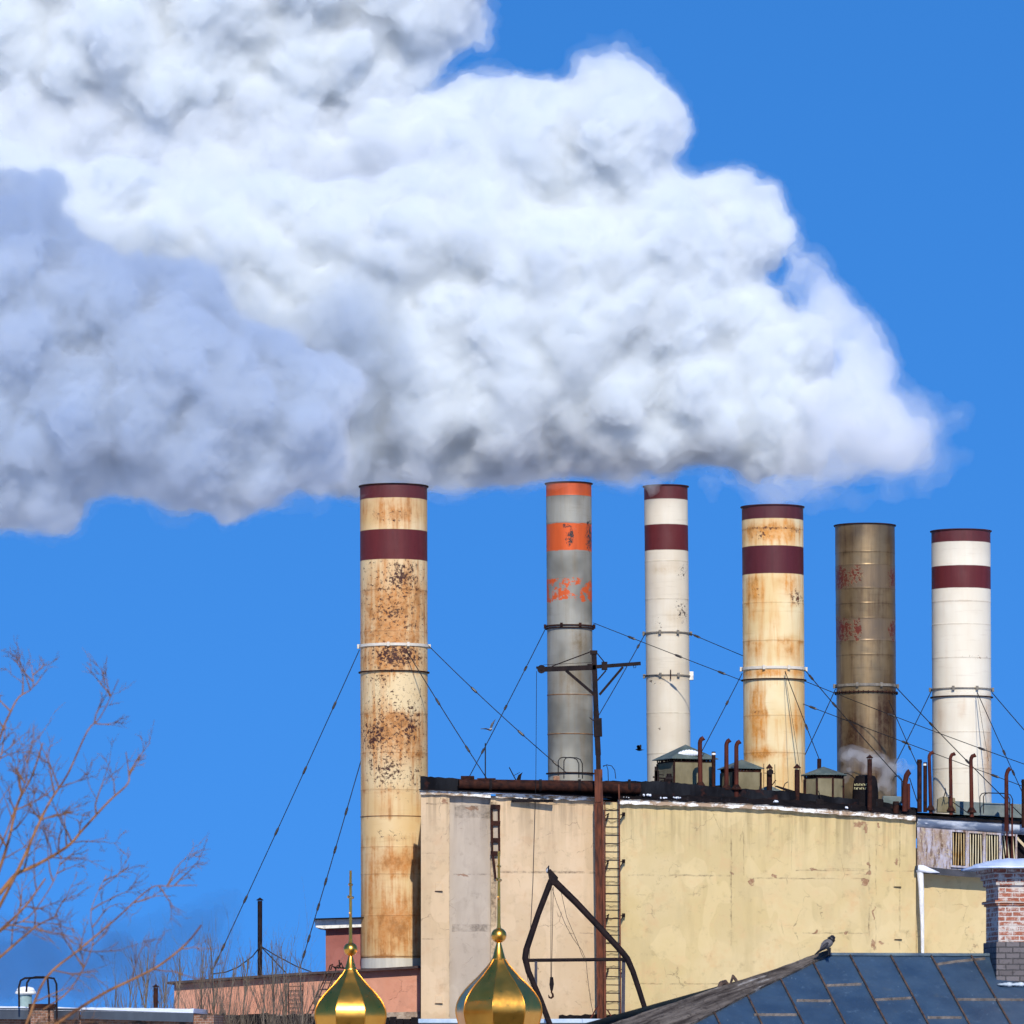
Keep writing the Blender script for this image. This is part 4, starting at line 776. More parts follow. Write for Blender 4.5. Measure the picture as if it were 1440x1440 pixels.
# ------------------------------------------------------------------ low roofs, lower left
m = Mt('rough_brick', .9); br = m.n('ShaderNodeTexBrick'); br.inputs['Scale'].default_value = 3.2; br.inputs['Color1'].default_value = (.20, .085, .05, 1); br.inputs['Color2'].default_value = (.30, .15, .09, 1); br.inputs['Mortar'].default_value = (.32, .27, .22, 1)
m.put(br.inputs['Vector'], m.vec('MULTIPLY', m.n('ShaderNodeTexCoord').outputs['Object'], (1, 1, 1))); mp = m.n('ShaderNodeCombineXYZ'); m.put(mp.inputs[0], m.xyz()[0]); m.put(mp.inputs[1], m.xyz()[2]); m.put(br.inputs['Vector'], mp.outputs[0])
M['rough_brick'] = m.done(m.mix(m.rng(m.noise(3, 6, .7), .5, .6), br.outputs[0], (.07, .05, .04)), bump=m.noise(6, 6, .7), bstr=.8, bdist=.04)
lb_ = thing('low_brick_building', 'low brick building at lower left with a snow-lined dark metal roof edge', 'building', (X(120, 165), 165, 0))
Yl = 165
bm = B(); box(bm, (X(-120, Yl), Yl+.25, 0), (X(300, Yl), Yl+9, Z(1427, Yl))); obj('wall', bm, M['rough_brick'], lb_)
M['fascia'] = plain('fascia_metal', (.02, .026, .04), (.05, .065, .085), 1.2, .5, stretch=(1, 1, .3))
bm = B(); bar(bm, P(-120, 1424.5, Yl), P(112, 1426, Yl), .34, .3); bar(bm, P(114, 1426, Yl-.02), P(272, 1431, Yl-.02), .28, .3); obj('fascia', bm, M['fascia'], lb_)
bm = B(); k = 60; rr = []
for i in range(k+1):
    x = -120+(392)*i/k; yt = 1414+.012*(x+120)+(3 if x > 230 else 0)*0+rng.uniform(-.7, .5)
    p = P(x, yt, Yl); q = P(x, 1417.5+.018*(x+120), Yl); rr.append([bm.verts.new(p+Vector((0, .2, 0))), bm.verts.new(q+Vector((0, -.18, 0))), bm.verts.new(q+Vector((0, 8, -.02))), bm.verts.new(p+Vector((0, 8, -.01)))])
for A, C in zip(rr, rr[1:]):
    for k in range(4): bm.faces.new((A[k], C[k], C[(k+1) % 4], A[(k+1) % 4]))
bm.faces.new(rr[0][::-1]); bm.faces.new(rr[-1]); obj('snow_cover', bm, M['snow'], lb_)
er = thing('eaves_roof', 'black ragged eaves strip below the pink wall', 'roof', (X(430, 190), 190, 0))
bm = B(); box(bm, (X(273, 190), 190, 0), (X(588, 190), 196.3, Z(1440, 190))); obj('wall', bm, M['rough_brick'], er)
bm = B()
for i in range(32):
    x0_ = 268+i*10; y_ = 1427+rng.uniform(-2.5, 2.5)+(4 if x0_ > 430 else 0); box(bm, tuple(P(x0_, 1450, 189.8+.01*(i % 3))), tuple(P(x0_+9.9, y_, 190.6)))
obj('eaves', bm, M['tar'], er)
vt = thing('roof_ventilator', 'pale teal mushroom ventilator with a snowy lid on the snow-lined roof', 'ventilator', P(36, 1416, 166))
c_ = P(36, 1416, 166); s_ = 166/F
bm = B(); lathe(bm, [(9*s_, Z(1418, 166)), (9*s_, Z(1400, 166)), (8*s_, Z(1397, 166))], c_, None, 24, cap1=True); obj('body', bm, plain('teal_paint', (.17, .25, .24), (.3, .4, .38), 3), vt, smooth=True)
bm = B(); lathe(bm, [(10*s_, Z(1399, 166)), (15*s_, Z(1397, 166)), (14*s_, Z(1394, 166)), (11*s_, Z(1391.5, 166))], c_, None, 24, cap0=True); obj('lid', bm, M['white_paint'], vt, smooth=True)
bm = B(); lathe(bm, [(13*s_, Z(1392.5, 166)), (11*s_, Z(1389, 166)), (5*s_, Z(1387.5, 166)), (.01, Z(1387.2, 166))], c_, None, 24); obj('snow_cap', bm, M['snow'], vt, smooth='all')
ht = thing('roof_hatch', 'brown brick hatch with tall black hoop handrails on the lower left roof', 'roof hatch', P(62, 1440, 165.2))
bm = B(); box(bm, tuple(P(43, 1445, 164.6)), tuple(P(80, 1417, 165.8))); obj('housing', bm, M['rough_brick'], ht)
bm = B(); box(bm, tuple(P(40, 1418, 164.5)), tuple(P(81, 1412, 165.9))); obj('lid', bm, M['dark_rust'], ht)
for pts in (((27, 1416), (26.5, 1388), (29, 1379), (35, 1375.5), (66, 1374.5), (76, 1376), (79.5, 1384), (80, 1440)), ((37, 1395), (38, 1382), (42, 1376), (50, 1374), (62, 1374), (67, 1377), (69, 1400), (69, 1440))):
    bm = B(); tube(bm, [P(a_, b_, 164.4) for a_, b_ in pts], .030, 6); obj('handrail', bm, M['black_iron'], ht)

# ------------------------------------------------------------------ gilded domes
def gold(name):
    m = Mt(name, .2, 1.0, .5); f = m.noise(1.6, 3, .5); m.b.inputs['Base Color'].default_value = (.86, .60, .16, 1)
    return m.done(m.mix(m.rng(f, .4, .6), (.88, .38, .055), (.93, .43, .07)), rough=m.rng(m.noise(5, 4), .3, .7, .27, .36), bump=m.noise(1.7, 3, .5), bstr=.35, bdist=.03)
GOLD = gold('gilding')
def dome(px, yball, rball, rmax, ymax, ph, Y, poletop, label, cross_rot):
    s_ = Y/F; c = P(px, ymax+70, Y)
    t = thing('onion_dome', label, 'dome', c, 'gilded church domes')
    k = rmax/60.
    low = [(40, 64), (44, 54), (50, 40), (55.5, 22), (58.6, 11)]
    prof0 = [(60.7, 0), (58.6, -12), (52.2, -24), (42, -36), (30, -47.5), (19.2, -59.4), (13.6, -66), (9.0, -73)]
    prof = [(r_*k*s_, Z(ymax+d*k, Y)) for r_, d in low+prof0]
    # refine the curve
    pr = []
    for i in range(len(prof)-1):
        p0 = prof[max(0, i-1)]; p1 = prof[i]; p2 = prof[i+1]; p3 = prof[min(len(prof)-1, i+2)]
        for j in range(4):
            u = j/4; pr.append(tuple(.5*((2*b_)+(-a_+c_)*u+(2*a_-5*b_+4*c_-d_)*u*u+(-a_+3*b_-3*c_+d_)*u**3) for a_, b_, c_, d_ in zip(p0, p1, p2, p3)))
    pr.append(prof[-1])
    # 8 facets, each smooth from top to bottom, with a thin raised rib on every edge
    bm = B(); n_ = 8
    for q in range(n_):
        a0, a1 = ph+2*PI*q/n_, ph+2*PI*(q+1)/n_; rows = []
        for r_, z_ in pr:
            row = []
            for j in range(7):
                f = j/6; x_ = r_*((1-f)*math.cos(a0)+f*math.cos(a1)); y_ = r_*((1-f)*math.sin(a0)+f*math.sin(a1)); bul = 1
                row.append(bm.verts.new((c.x+x_*bul, c.y+y_*bul, z_)))
            rows.append(row)
        for A, C in zip(rows, rows[1:]):
            for j in range(6): bm.faces.new((A[j], A[j+1], C[j+1], C[j]))
    o = obj('dome_shell', bm, GOLD, t, smooth='all')
    for q in range(n_):
        a0 = ph+2*PI*q/n_; bm = B(); tube(bm, [Vector((c.x+r_*1.003*math.cos(a0), c.y+r_*1.003*math.sin(a0), z_)) for r_, z_ in pr], .011, 6); obj('rib', bm, GOLD, t, smooth='all')
    zn = pr[-1][1]; bm = B(); zb_ = Z(yball, Y)
    lathe(bm, [(9.6*k*s_, zn-.02), (9.6*k*s_, zn+.012), (8.8*k*s_, zn+.025), (3.2*k*s_, zb_-rball*s_*.95)], c, None, 24); obj('neck', bm, GOLD, t, smooth=True)
    bm = B(); bmesh.ops.create_uvsphere(bm, u_segments=32, v_segments=20, radius=rball*s_, matrix=Matrix.Translation((c.x, c.y, zb_)))
    lathe(bm, [(rball*s_*1.02, zb_-.008), (rball*s_*1.03, zb_), (rball*s_*1.02, zb_+.008)], c, None, 32)
    obj('ball', bm, GOLD, t, smooth='all')
    # slender cross seen nearly edge on
    rot = R(cross_rot); ux = Vector((math.cos(rot), math.sin(rot), 0)); bm = B(); x_, y_ = c.x, c.y
    tube(bm, [(x_, y_, zb_+rball*s_*.8), (x_, y_, zb_+rball*s_*1.5), (x_, y_, Z(poletop, Y))], [3.4*s_, 2.4*s_, 1.7*s_], 8)
    o_ = Vector((x_, y_, 0)); hgt = yball-poletop
    for f, ln_ in ((.82, .16), (.66, .34)):
        zc_ = Z(yball-hgt*f, Y); p = o_+Vector((0, 0, zc_)); tube(bm, [p-ux*ln_, p+ux*ln_], .022, 6)
        for sg in (-1, 1): bmesh.ops.create_icosphere(bm, subdivisions=1, radius=.035, matrix=Matrix.Translation(p+ux*ln_*sg))
    zc_ = Z(yball-hgt*.42, Y); p = o_+Vector((0, 0, zc_)); tube(bm, [p-ux*.16+Vector((0, 0, .07)), p+ux*.16-Vector((0, 0, .07))], .018, 6)
    obj('cross', bm, GOLD, t, smooth=True)
    bm = B(); rd = 38*k*s_; lathe(bm, [(rd, Z(ymax+60*k, Y)), (rd, 9.5)], c, None, 32); obj('drum', bm, M['white_paint'], t, smooth=True)
dome(701.5, 1315.5, 10.8, 60.5, 1422, R(-98), 120, 1197, 'larger gilded onion dome standing in front of the plaster wall', 84)
dome(493, 1335, 9.8, 53.5, 1428, R(-111), 118, 1224, 'smaller gilded onion dome in front of the leftmost chimney', 84)
chh = thing('church', 'white church body carrying the two gilded domes below the frame', 'church', (-1.8, 121, 0))
bm = B(); box(bm, (-8, 115, 0), (4, 127, 7.5)); obj('wall', bm, M['white_paint'], chh)
bm = B(); prism(bm, [(-8.6, 7.5), (4.6, 7.5), (-2, 9.9)], 114.5, 127.5); obj('roof', bm, M['green_sheet'], chh)

# ------------------------------------------------------------------ blue sheet roof with brick chimney, lower right
th = R(30); dn = Vector((.21, -math.sqrt(math.cos(th)**2-.21**2), -math.sin(th))).normalized()
rd_ = Vector((-dn.y, dn.x, 0)).normalized(); nn = rd_.cross(dn).normalized(); nn = nn if nn.z > 0 else -nn
R0 = P(1166, 1343, 100)
def onroof(px, py):
    d = Vector(((px-720)/F, 1, (HY-py)/F)); o_ = Vector((0, 0, H)); t_ = (R0-o_).dot(nn)/d.dot(nn); return o_+d*t_
def uv(p): q = p-R0; return q.dot(rd_), q.dot(dn)
sh = thing('sheet_roof_house', 'house with a blue-grey painted sheet metal roof at the lower right', 'house', (R0.x, R0.y, 0))
m = Mt('blue_sheet', .38, .0, .5); f = m.noise(1.2, 6, .6); f2 = m.noise(7, 7, .75, (1, 1, .35)); f3 = m.noise(3, 6, .7, off=(7, 1, 0))
col = m.mix(m.rng(f, .35, .65), (.026, .050, .088), (.042, .076, .122)); col = m.mix(m.rng(f2, .58, .70, 0, .4), col, (.14, .21, .28)); col = m.mix(m.rng(f3, .64, .74, 0, .5), col, (.10, .10, .07))
dots = m.vor(9, 'F1'); col = m.mix(m.mth('MULTIPLY', m.rng(dots, .10, .05), m.rng(m.noise(2.5, 3), .58, .64)), col, (.3, .4, .46))
M['blue_sheet'] = m.done(col, rough=m.rng(f3, .4, .6, .36, .52), bump=m.noise(1.6, 3), bstr=.4, bdist=.06)
M['seam_dark'] = plain('seam_dark', (.035, .022, .018), (.12, .075, .05), 8, .7)
M['seam_pale'] = plain('seam_pale', (.07, .058, .05), (.21, .175, .15), 8, .7, bstr=.8, bdist=.02)
uL, vL = uv(onroof(905, 1440)); slope = uL/vL
U1 = 14.0; V1 = 9.0
bm = B(); A0 = R0+Vector((0, 0, 0)); pts = [R0, R0+rd_*U1, R0+rd_*U1+dn*V1, R0+rd_*(slope*V1)+dn*V1]
v = [bm.verts.new(p) for p in pts]; bm.faces.new(v)
dn2 = Vector((-dn.x, -dn.y, dn.z)); pb = [R0, R0+rd_*U1, R0+rd_*U1+dn2*V1, R0+rd_*(slope*V1)+dn2*V1+Vector((0, 0, 0))]
vb = [bm.verts.new(p-Vector((0, 0, .004))) for p in pb]; bm.faces.new(vb[::-1])
obj('roof_sheet', bm, M['blue_sheet'], sh)
seam_px = [(1193, 1340), (1249, 1340), (1306.5, 1340)]
us = [uv(onroof(*p))[0] for p in seam_px]; du = (us[2]-us[0])/2
allu = [us[0]+du*k for k in range(-7, 12)]
bm = B()
for u in allu:
    v0 = max(0.02, u/slope if u < 0 else .02)
    a_, b_ = R0+rd_*u+dn*v0+nn*.018, R0+rd_*u+dn*V1+nn*.018; 
    if v0 < V1: bar(bm, a_, b_, .028, .04)
obj('standing_seam', bm, M['seam_dark'], sh)
bm = B(); cross_rows = {-2: [(1040, 1402)], -1: [(1140, 1407)], 0: [(1190, 1386)]}
cr = [((1120, 1408), (1168, 1408.5)), ((1162, 1387), (1211, 1385)), ((1230, 1407), (1281, 1404.5)), ((1304, 1432), (1352, 1432)), ((1250, 1343.5), (1304, 1343.5)), ((1346, 1406.5), (1440, 1407)), ((1060, 1428), (1120, 1428)), ((1318, 1357), (1345, 1353), (1385, 1349))]
for seg in cr:
    for a_, b_ in zip(seg, seg[1:]): bar(bm, onroof(*a_)+nn*.012, onroof(*b_)+nn*.012, .055, .02)
obj('cross_seam', bm, M['seam_pale'], sh)
# weathered verge board along the left slope
m = Mt('weathered_wood', .9); bd = (onroof(924, 1428)-onroof(1166, 1342)).normalized(); bp_ = bd.cross(nn).normalized()
cx_ = m.n('ShaderNodeCombineXYZ'); m.put(cx_.inputs[0], m.mth('MULTIPLY', m.vec('DOT_PRODUCT', m.pos, tuple(bd)), .5)); m.put(cx_.inputs[1], m.mth('MULTIPLY', m.vec('DOT_PRODUCT', m.pos, tuple(bp_)), 5.0)); m.put(cx_.inputs[2], m.mth('MULTIPLY', m.vec('DOT_PRODUCT', m.pos, tuple(nn)), 2.0))
g = m.noise(2.2, 8, .68, v=cx_.outputs[0]); f4 = m.noise(9, 7, .72); g2 = m.noise(.8, 4, .6)
col = m.mix(m.rng(g, .38, .62), (.028, .020, .016), (.15, .125, .105)); col = m.mix(m.rng(f4, .52, .64, 0, .7), col, (.018, .013, .011)); col = m.mix(m.mth('MULTIPLY', m.rng(g, .55, .66), m.rng(g2, .5, .6)), col, (.34, .32, .30)); M['weathered'] = m.done(col, bump=g, bstr=.9, bdist=.05)
def vert(px, py, lift=.03): return onroof(px, py)+nn*lift
bm = B(); up_ = [(1166, 1340.5), (1122, 1357), (1080, 1372.5), (1013, 1394), (924, 1424), (880, 1439), (850, 1450)]; lo2 = [(1167, 1344), (1126, 1364), (1080, 1386), (1035, 1409), (1002, 1427), (978, 1439), (940, 1457)]
rr = []
for (a_, b_), (c_, d_) in zip(up_, lo2):
    p, q = onroof(a_, b_), onroof(c_, d_); rr.append([bm.verts.new(p+nn*.10), bm.verts.new(q+nn*.05), bm.verts.new(q-nn*.03), bm.verts.new(p-nn*.12)])
for A, C in zip(rr, rr[1:]):
    for k in range(4): bm.faces.new((A[k], C[k], C[(k+1) % 4], A[(k+1) % 4]))
bm.faces.new(rr[0][::-1]); bm.faces.new(rr[-1]); bmesh.ops.subdivide_edges(bm, edges=bm.edges, cuts=3, use_grid_fill=True)
for v_ in bm.verts: v_.co += Vector((rng.uniform(-.006, .006), 0, rng.uniform(-.008, .008)))
obj('verge_board', bm, M['weathered'], sh)
bm = B(); tube(bm, [onroof(1009, 1396)+nn*.06, onroof(1013, 1390)+nn*.10, onroof(1019, 1388)+nn*.10, onroof(1025, 1389.5)+nn*.06], [.03, .05, .05, .02], 7); tube(bm, [onroof(1026, 1389)+nn*.06, onroof(1030, 1379)+nn*.1, onroof(1033, 1384)+nn*.1, onroof(1039, 1387)+nn*.04], [.02, .03, .03, .015], 6)
obj('torn_flashing', bm, M['seam_dark'], sh)
bm = B(); bar(bm, R0+nn*.02, R0+rd_*U1+nn*.02, .05, .09); obj('ridge_cap', bm, plain('ridge_blue', (.05, .08, .12), (.12, .17, .2), 3, .5), sh)
hb = [R0+rd_*(slope*V1)+dn*V1, R0+rd_*U1+dn*V1, R0+rd_*U1+dn2*V1, R0+rd_*(slope*V1)+dn2*V1]
bm = B(); hb2 = [p+(Vector((0, 0, 0))-p+Vector((sum(q.x for q in hb)/4, sum(q.y for q in hb)/4, p.z)))*.08 for p in hb]
lo_ = [bm.verts.new((p.x, p.y, 0)) for p in hb2]; hi_ = [bm.verts.new((p.x, p.y, p.z-.05)) for p in hb2]
for i in range(4): bm.faces.new((lo_[i], lo_[(i+1) % 4], hi_[(i+1) % 4], hi_[i]))
obj('wall', bm, M['wall_side'], sh)
bm = B(); gl = [R0+rd_*(slope*V1)*.95+dn*V1*.95-nn*.2, R0-nn*.2+rd_*.1, R0+rd_*(slope*V1)*.95+dn2*V1*.95-Vector((0, 0, .2))]; bm.faces.new([bm.verts.new(p) for p in gl]); obj('gable', bm, M['wall_side'], sh)
# brick chimney, aligned with the ridge
cbk = onroof(1404, 1376); fx = Vector((math.cos(R(4)), math.sin(R(4)), 0)); fy = Vector((-fx.y, fx.x, 0))   # fy points away from the camera
s_ = cbk.y/F
def CB(u0, u1, v0, v1, y0, y1, bm, mi=0):
    z0, z1 = Z(y0, cbk.y), Z(y1, cbk.y); v = []
    for z_ in (z0, z1):
        for u, w_ in ((u0, v0), (u1, v0), (u1, v1), (u0, v1)):
            p = Vector((cbk.x, cbk.y, 0))+fx*u+fy*w_; v.append(bm.verts.new((p.x, p.y, z_)))
    for q in ((0,3,2,1),(4,5,6,7),(0,1,5,4),(1,2,6,5),(2,3,7,6),(3,0,4,7)): bm.faces.new([v[i] for i in q]).material_index = mi
def brickmat(name, c1, c2, mo, wash, sc_=1.0, rowh=.088):
    m = Mt(name, .9, 0, .15); q = m.n('ShaderNodeVectorMath', operation='SUBTRACT'); m.put(q.inputs[0], m.pos); q.inputs[1].default_value = tuple(cbk)
    cx_ = m.n('ShaderNodeCombineXYZ'); g = m.geo.outputs['True Normal']
    side = m.mth('GREATER_THAN', m.mth('ABSOLUTE', m.vec('DOT_PRODUCT', g, tuple(fx))), .5)
    u_ = m.mth('ADD', m.mth('MULTIPLY', m.vec('DOT_PRODUCT', q.outputs[0], tuple(fx)), m.mth('SUBTRACT', 1.0, side)), m.mth('MULTIPLY', m.vec('DOT_PRODUCT', q.outputs[0], tuple(fy)), side))
    m.put(cx_.inputs[0], u_); m.put(cx_.inputs[1], m.xyz()[2])
    v = m.vec('MULTIPLY_ADD', m.vec('SUBTRACT', m.noise(6, 3, v=m.pos, color=True), (.5, .5, .5)), (.02, .02, .02), cx_.outputs[0])
    br = m.n('ShaderNodeTexBrick'); m.put(br.inputs['Vector'], v); br.inputs['Scale'].default_value = 1; br.inputs['Brick Width'].default_value = .26; br.inputs['Row Height'].default_value = rowh; br.inputs['Mortar Size'].default_value = .012; br.inputs['Mortar Smooth'].default_value = .3
    br.inputs['Color1'].default_value = (*c1, 1); br.inputs['Color2'].default_value = (*c2, 1); br.inputs['Mortar'].default_value = (*mo, 1)
    col = m.mix(m.rng(m.noise(5, 7, .75), .5-wash, .62-wash), br.outputs[0], mo)
    col = m.mix(m.rng(m.noise(12, 6, .7, off=(3, 3, 3)), .58, .68, 0, .6), col, tuple(q*.3 for q in c1))
    return m.done(col, bump=m.mth('ADD', m.mth('MULTIPLY', br.outputs['Fac'], -.6), m.noise(14, 6, .7)), bstr=.8, bdist=.02)
bc = thing('brick_chimney', 'square red brick chimney with flaking whitewash and a snowy lid on the blue roof', 'chimney', cbk)
Wd = 1.35; Dp = 1.45
bm = B(); CB(0, Wd, 0, Dp, 1380, 1222, bm)
obj('stack', bm, brickmat('washed_brick', (.36, .125, .075), (.27, .085, .05), (.60, .53, .47), .03), bc)
bm = B(); CB(-.045, Wd+.045, -.045, Dp+.045, 1395, 1324.5, bm); obj('base', bm, brickmat('grey_brick', (.12, .105, .105), (.17, .15, .15), (.07, .065, .065), -.12, rowh=.105), bc, bevel=.01)
bm = B(); CB(-.09, Wd+.09, -.09, Dp+.09, 1236, 1226, bm); CB(-.16, Wd+.16, -.16, Dp+.16, 1226, 1219, bm); CB(-.05, Wd+.05, -.05, Dp+.05, 1245, 1236, bm); obj('corbel', bm, brickmat('corbel_brick', (.34, .13, .09), (.26, .09, .06), (.55, .52, .47), .03), bc, bevel=.008)
bm = B(); CB(-.07, Wd+.07, -.07, Dp+.07, 1270, 1266, bm); CB(-.035, Wd+.035, -.035, Dp+.035, 1273, 1270, bm); obj('string_course', bm, brickmat('course_brick', (.42, .15, .08), (.36, .12, .06), (.5, .44, .38), -.06), bc)
z0 = Z(1219, cbk.y); bm = B(); cc = Vector((cbk.x, cbk.y, 0))+fx*Wd/2+fy*Dp/2
ring = []
for o_, z_ in ((.42, z0-.035), (.40, z0+.0), (.1, z0+.11), (-.15, z0+.15), (-.4, z0+.15)):
    ring.append([bm.verts.new((p.x, p.y, z_)) for p in (cc-fx*(Wd/2+o_)-fy*(Dp/2+o_), cc+fx*(Wd/2+o_)-fy*(Dp/2+o_), cc+fx*(Wd/2+o_)+fy*(Dp/2+o_), cc-fx*(Wd/2+o_)+fy*(Dp/2+o_))])
for A, C in zip(ring, ring[1:]):
    for k in range(4): bm.faces.new((A[k], A[(k+1) % 4], C[(k+1) % 4], C[k]))
bm.faces.new(ring[0][::-1]); bm.faces.new(ring[-1]); bmesh.ops.subdivide_edges(bm, edges=bm.edges, cuts=3, use_grid_fill=True)
for v_ in bm.verts: v_.co.z += rng.uniform(-.012, .02)
obj('lid', bm, plain('snowy_sheet', (.42, .52, .72), (.72, .78, .88), 2.5, .5), bc, smooth='all')
bm = B(); a_ = onroof(1408, 1386)+nn*.02; b_ = onroof(1440, 1386)+nn*.02
for k in range(7): bmesh.ops.create_icosphere(bm, subdivisions=2, radius=1, matrix=Matrix.Translation(a_.lerp(b_, k/6)) @ Matrix.Diagonal((.08, .1, .025+.012*(k % 3), 1)))
obj('snow_skirt', bm, plain('old_snow', (.35, .42, .46), (.6, .66, .7), 8, .8), bc, smooth='all')

# ------------------------------------------------------------------ birds
def bird_mesh(spine, n=12):
    """spine: (point, half width, half height)"""
    bm = B(); rings = []
    for i, (p, w_, h_) in enumerate(spine):
        a_ = Vector(spine[max(0, i-1)][0]); b_ = Vector(spine[min(len(spine)-1, i+1)][0]); d = (b_-a_).normalized(); s, u = frame_of(d)
        rings.append([bm.verts.new(Vector(p)+s*w_*math.cos(2*PI*k/n)+u*h_*math.sin(2*PI*k/n)) for k in range(n)])
    for A, C in zip(rings, rings[1:]):
        for k in range(n): bm.faces.new((A[k], A[(k+1) % n], C[(k+1) % n], C[k]))
    bm.faces.new(rings[0][::-1]); bm.faces.new(rings[-1]); return bm
YR = R0.y-.45; s_ = YR/F
def bp(px, py, dy=0): return P(1150+(px-1150)*1.08, 1343+(py-1343)*1.12, YR+dy)
jd = thing('jackdaw', 'grey-bodied black-headed bird perched at the tip of the blue roof ridge', 'bird', bp(1164, 1342))
bm = bird_mesh([(bp(1146.5, 1342), .012, .006), (bp(1150, 1340), .03, .012), (bp(1154, 1336.5), .045, .03), (bp(1158, 1332), .075, .07), (bp(1162, 1329), .085, .085), (bp(1165.5, 1326.5), .075, .075), (bp(1168, 1323.5), .055, .055), (bp(1169, 1321), .045, .045)])
obj('body', bm, M['bird_grey'], jd, smooth='all')
bm = bird_mesh([(bp(1166.5, 1327), .05, .05), (bp(1168, 1323.5), .068, .072), (bp(1168.6, 1321), .066, .068), (bp(1168.2, 1318.8), .035, .035), (bp(1168, 1318), .01, .01)]); 
tube(bm, [bp(1166, 1321, -.02), bp(1163.8, 1321.3, -.05), bp(1162.6, 1322, -.07)], [.022, .015, .003], 6)
obj('hood', bm, M['bird_black'], jd, smooth='all')
bm = bird_mesh([(bp(1146, 1342.3, -.03), .02, .006), (bp(1151, 1338.5, -.06), .05, .015), (bp(1157, 1333.5, -.085), .06, .03), (bp(1162, 1329, -.08), .04, .03), (bp(1164, 1327, -.06), .01, .01)]); obj('wing', bm, plain('wing_dark', (.02, .02, .025), (.06, .055, .06), 14), jd, smooth='all')
bm = B()
for dx in (-1, 1.2): tube(bm, [bp(1164+dx, 1334), bp(1165+dx, 1339), bp(1165+dx, 1343)], [.03, .012, .01], 6)
obj('leg', bm, M['bird_black'], jd)
def flyer(label, px, py, Y, sc_, yaw, roll, bodymat, wingmat):
    o = P(px, py, Y); t = thing('flying_bird', label, 'bird', o, None)
    rot = Matrix.Rotation(R(yaw), 3, 'Z') @ Matrix.Rotation(R(roll), 3, 'X')
    def q(x, y, z): return o+rot @ Vector((x, y, z))*sc_
    bm = bird_mesh([(q(-.17, 0, 0), .035*sc_, .006*sc_), (q(-.11, 0, 0), .025*sc_, .012*sc_), (q(-.05, 0, 0), .04*sc_, .035*sc_), (q(.02, 0, 0), .05*sc_, .045*sc_), (q(.08, 0, .01), .035*sc_, .035*sc_), (q(.115, 0, .02), .027*sc_, .027*sc_), (q(.145, 0, .015), .012*sc_, .012*sc_), (q(.165, 0, .01), .003*sc_, .003*sc_)])
    obj('body', bm, bodymat, t, smooth='all')
    for sd, up in ((-1, .16), (1, .22)):
        bm = B(); top = [q(.07, sd*.03, .02), q(.09, sd*.16, up*.7), q(.02, sd*.31, up), q(-.03, sd*.29, up*.9), q(-.05, sd*.14, up*.6), q(-.06, sd*.03, .01)]
        a_ = [bm.verts.new(p+rot @ Vector((0, 0, .006))*sc_) for p in top]; b_ = [bm.verts.new(p-rot @ Vector((0, 0, .006))*sc_) for p in top]
        bm.faces.new(a_); bm.faces.new(b_[::-1])
        for i in range(6): bm.faces.new((a_[i], a_[(i+1) % 6], b_[(i+1) % 6], b_[i]))
        obj('wing', bm, wingmat, t)
flyer('small pale pigeon flying between the two leftmost chimneys', 689, 1026, 205, 1.2, -60, 25, M['bird_pale'], M['bird_grey'])
flyer('small dark bird flying left of the third chimney', 899.5, 1054.5, 204, 1.0, 170, -10, M['bird_black'], M['bird_black'])
mg = thing('perched_bird', 'small pied bird sitting on the peak of the black hoist frame', 'bird', E(771, 1226))
bm = bird_mesh([(E(770.5, 1228), .03, .02), (E(770, 1224.5), .06, .055), (E(770.6, 1221), .05, .05), (E(771.5, 1218.5), .03, .03), (E(772, 1217), .01, .01)]); obj('body', bm, M['bird_black'], mg, smooth='all')
bm = bird_mesh([(E(769, 1227, -.05), .02, .02), (E(769.3, 1224, -.06), .035, .03), (E(770, 1221, -.05), .01, .01)]); obj('breast', bm, M['bird_pale'], mg, smooth='all')

# ------------------------------------------------------------------ bare trees
M['bark_orange'] = plain('bark_orange', (.11, .045, .02), (.34, .155, .055), 5, .8, stretch=(1, 1, 1), lo=.38, hi=.6)
M['bark_twig'] = plain('bark_twig', (.10, .048, .025), (.26, .13, .06), 4, .8)
M['bark_grey'] = plain('bark_grey', (.08, .062, .048), (.19, .15, .11), 4, .85)
def twig(bm, p, d, L, r, depth, rg, curl=.25, spread=.6, n=4, gravity=0.0, depthmul=.5):
    k = 5; pts = [Vector(p)]; dd = d.normalized()
    for i in range(k):
        dd = (dd+Vector((rg.gauss(0, curl), rg.gauss(0, curl), rg.gauss(0, curl)+gravity))*.5).normalized(); pts.append(pts[-1]+dd*L/k)
    tube(bm, pts, [r*(1-.75*i/k) for i in range(k+1)], 4 if r < .006 else 6, False)
    if depth > 0:
        for j in range(n):
            f = rg.uniform(.2, 1); i = min(k-1, int(f*k)); q = pts[i].lerp(pts[i+1], f*k-i); ax = (pts[i+1]-pts[i]).normalized(); s, u = frame_of(ax)
            a_ = rg.uniform(0, 2*PI); nd = ax*math.cos(spread)+(s*math.cos(a_)+u*math.sin(a_))*math.sin(spread)
            twig(bm, q, nd, L*rg.uniform(.35, .65), max(.0028, r*.6*(1-.5*f)), depth-1, rg, curl, spread*rg.uniform(.8, 1.2), max(2, n-1), gravity)
YT = 46.0
tr = thing('bare_tree', 'nearby bare tree with orange-brown branches at the left edge', 'tree', (X(-190, YT), YT, 0))
trunk_top = P(-150, 1560, YT)
bm = B(); tube(bm, [(X(-190, YT), YT, 0), (X(-185, YT), YT, 6), (X(-165, YT), YT+.1, 10.5), trunk_top, P(-60, 1400, YT)], [.26, .22, .17, .13, .08], 10); obj('trunk', bm, M['bark_orange'], tr, smooth='all')
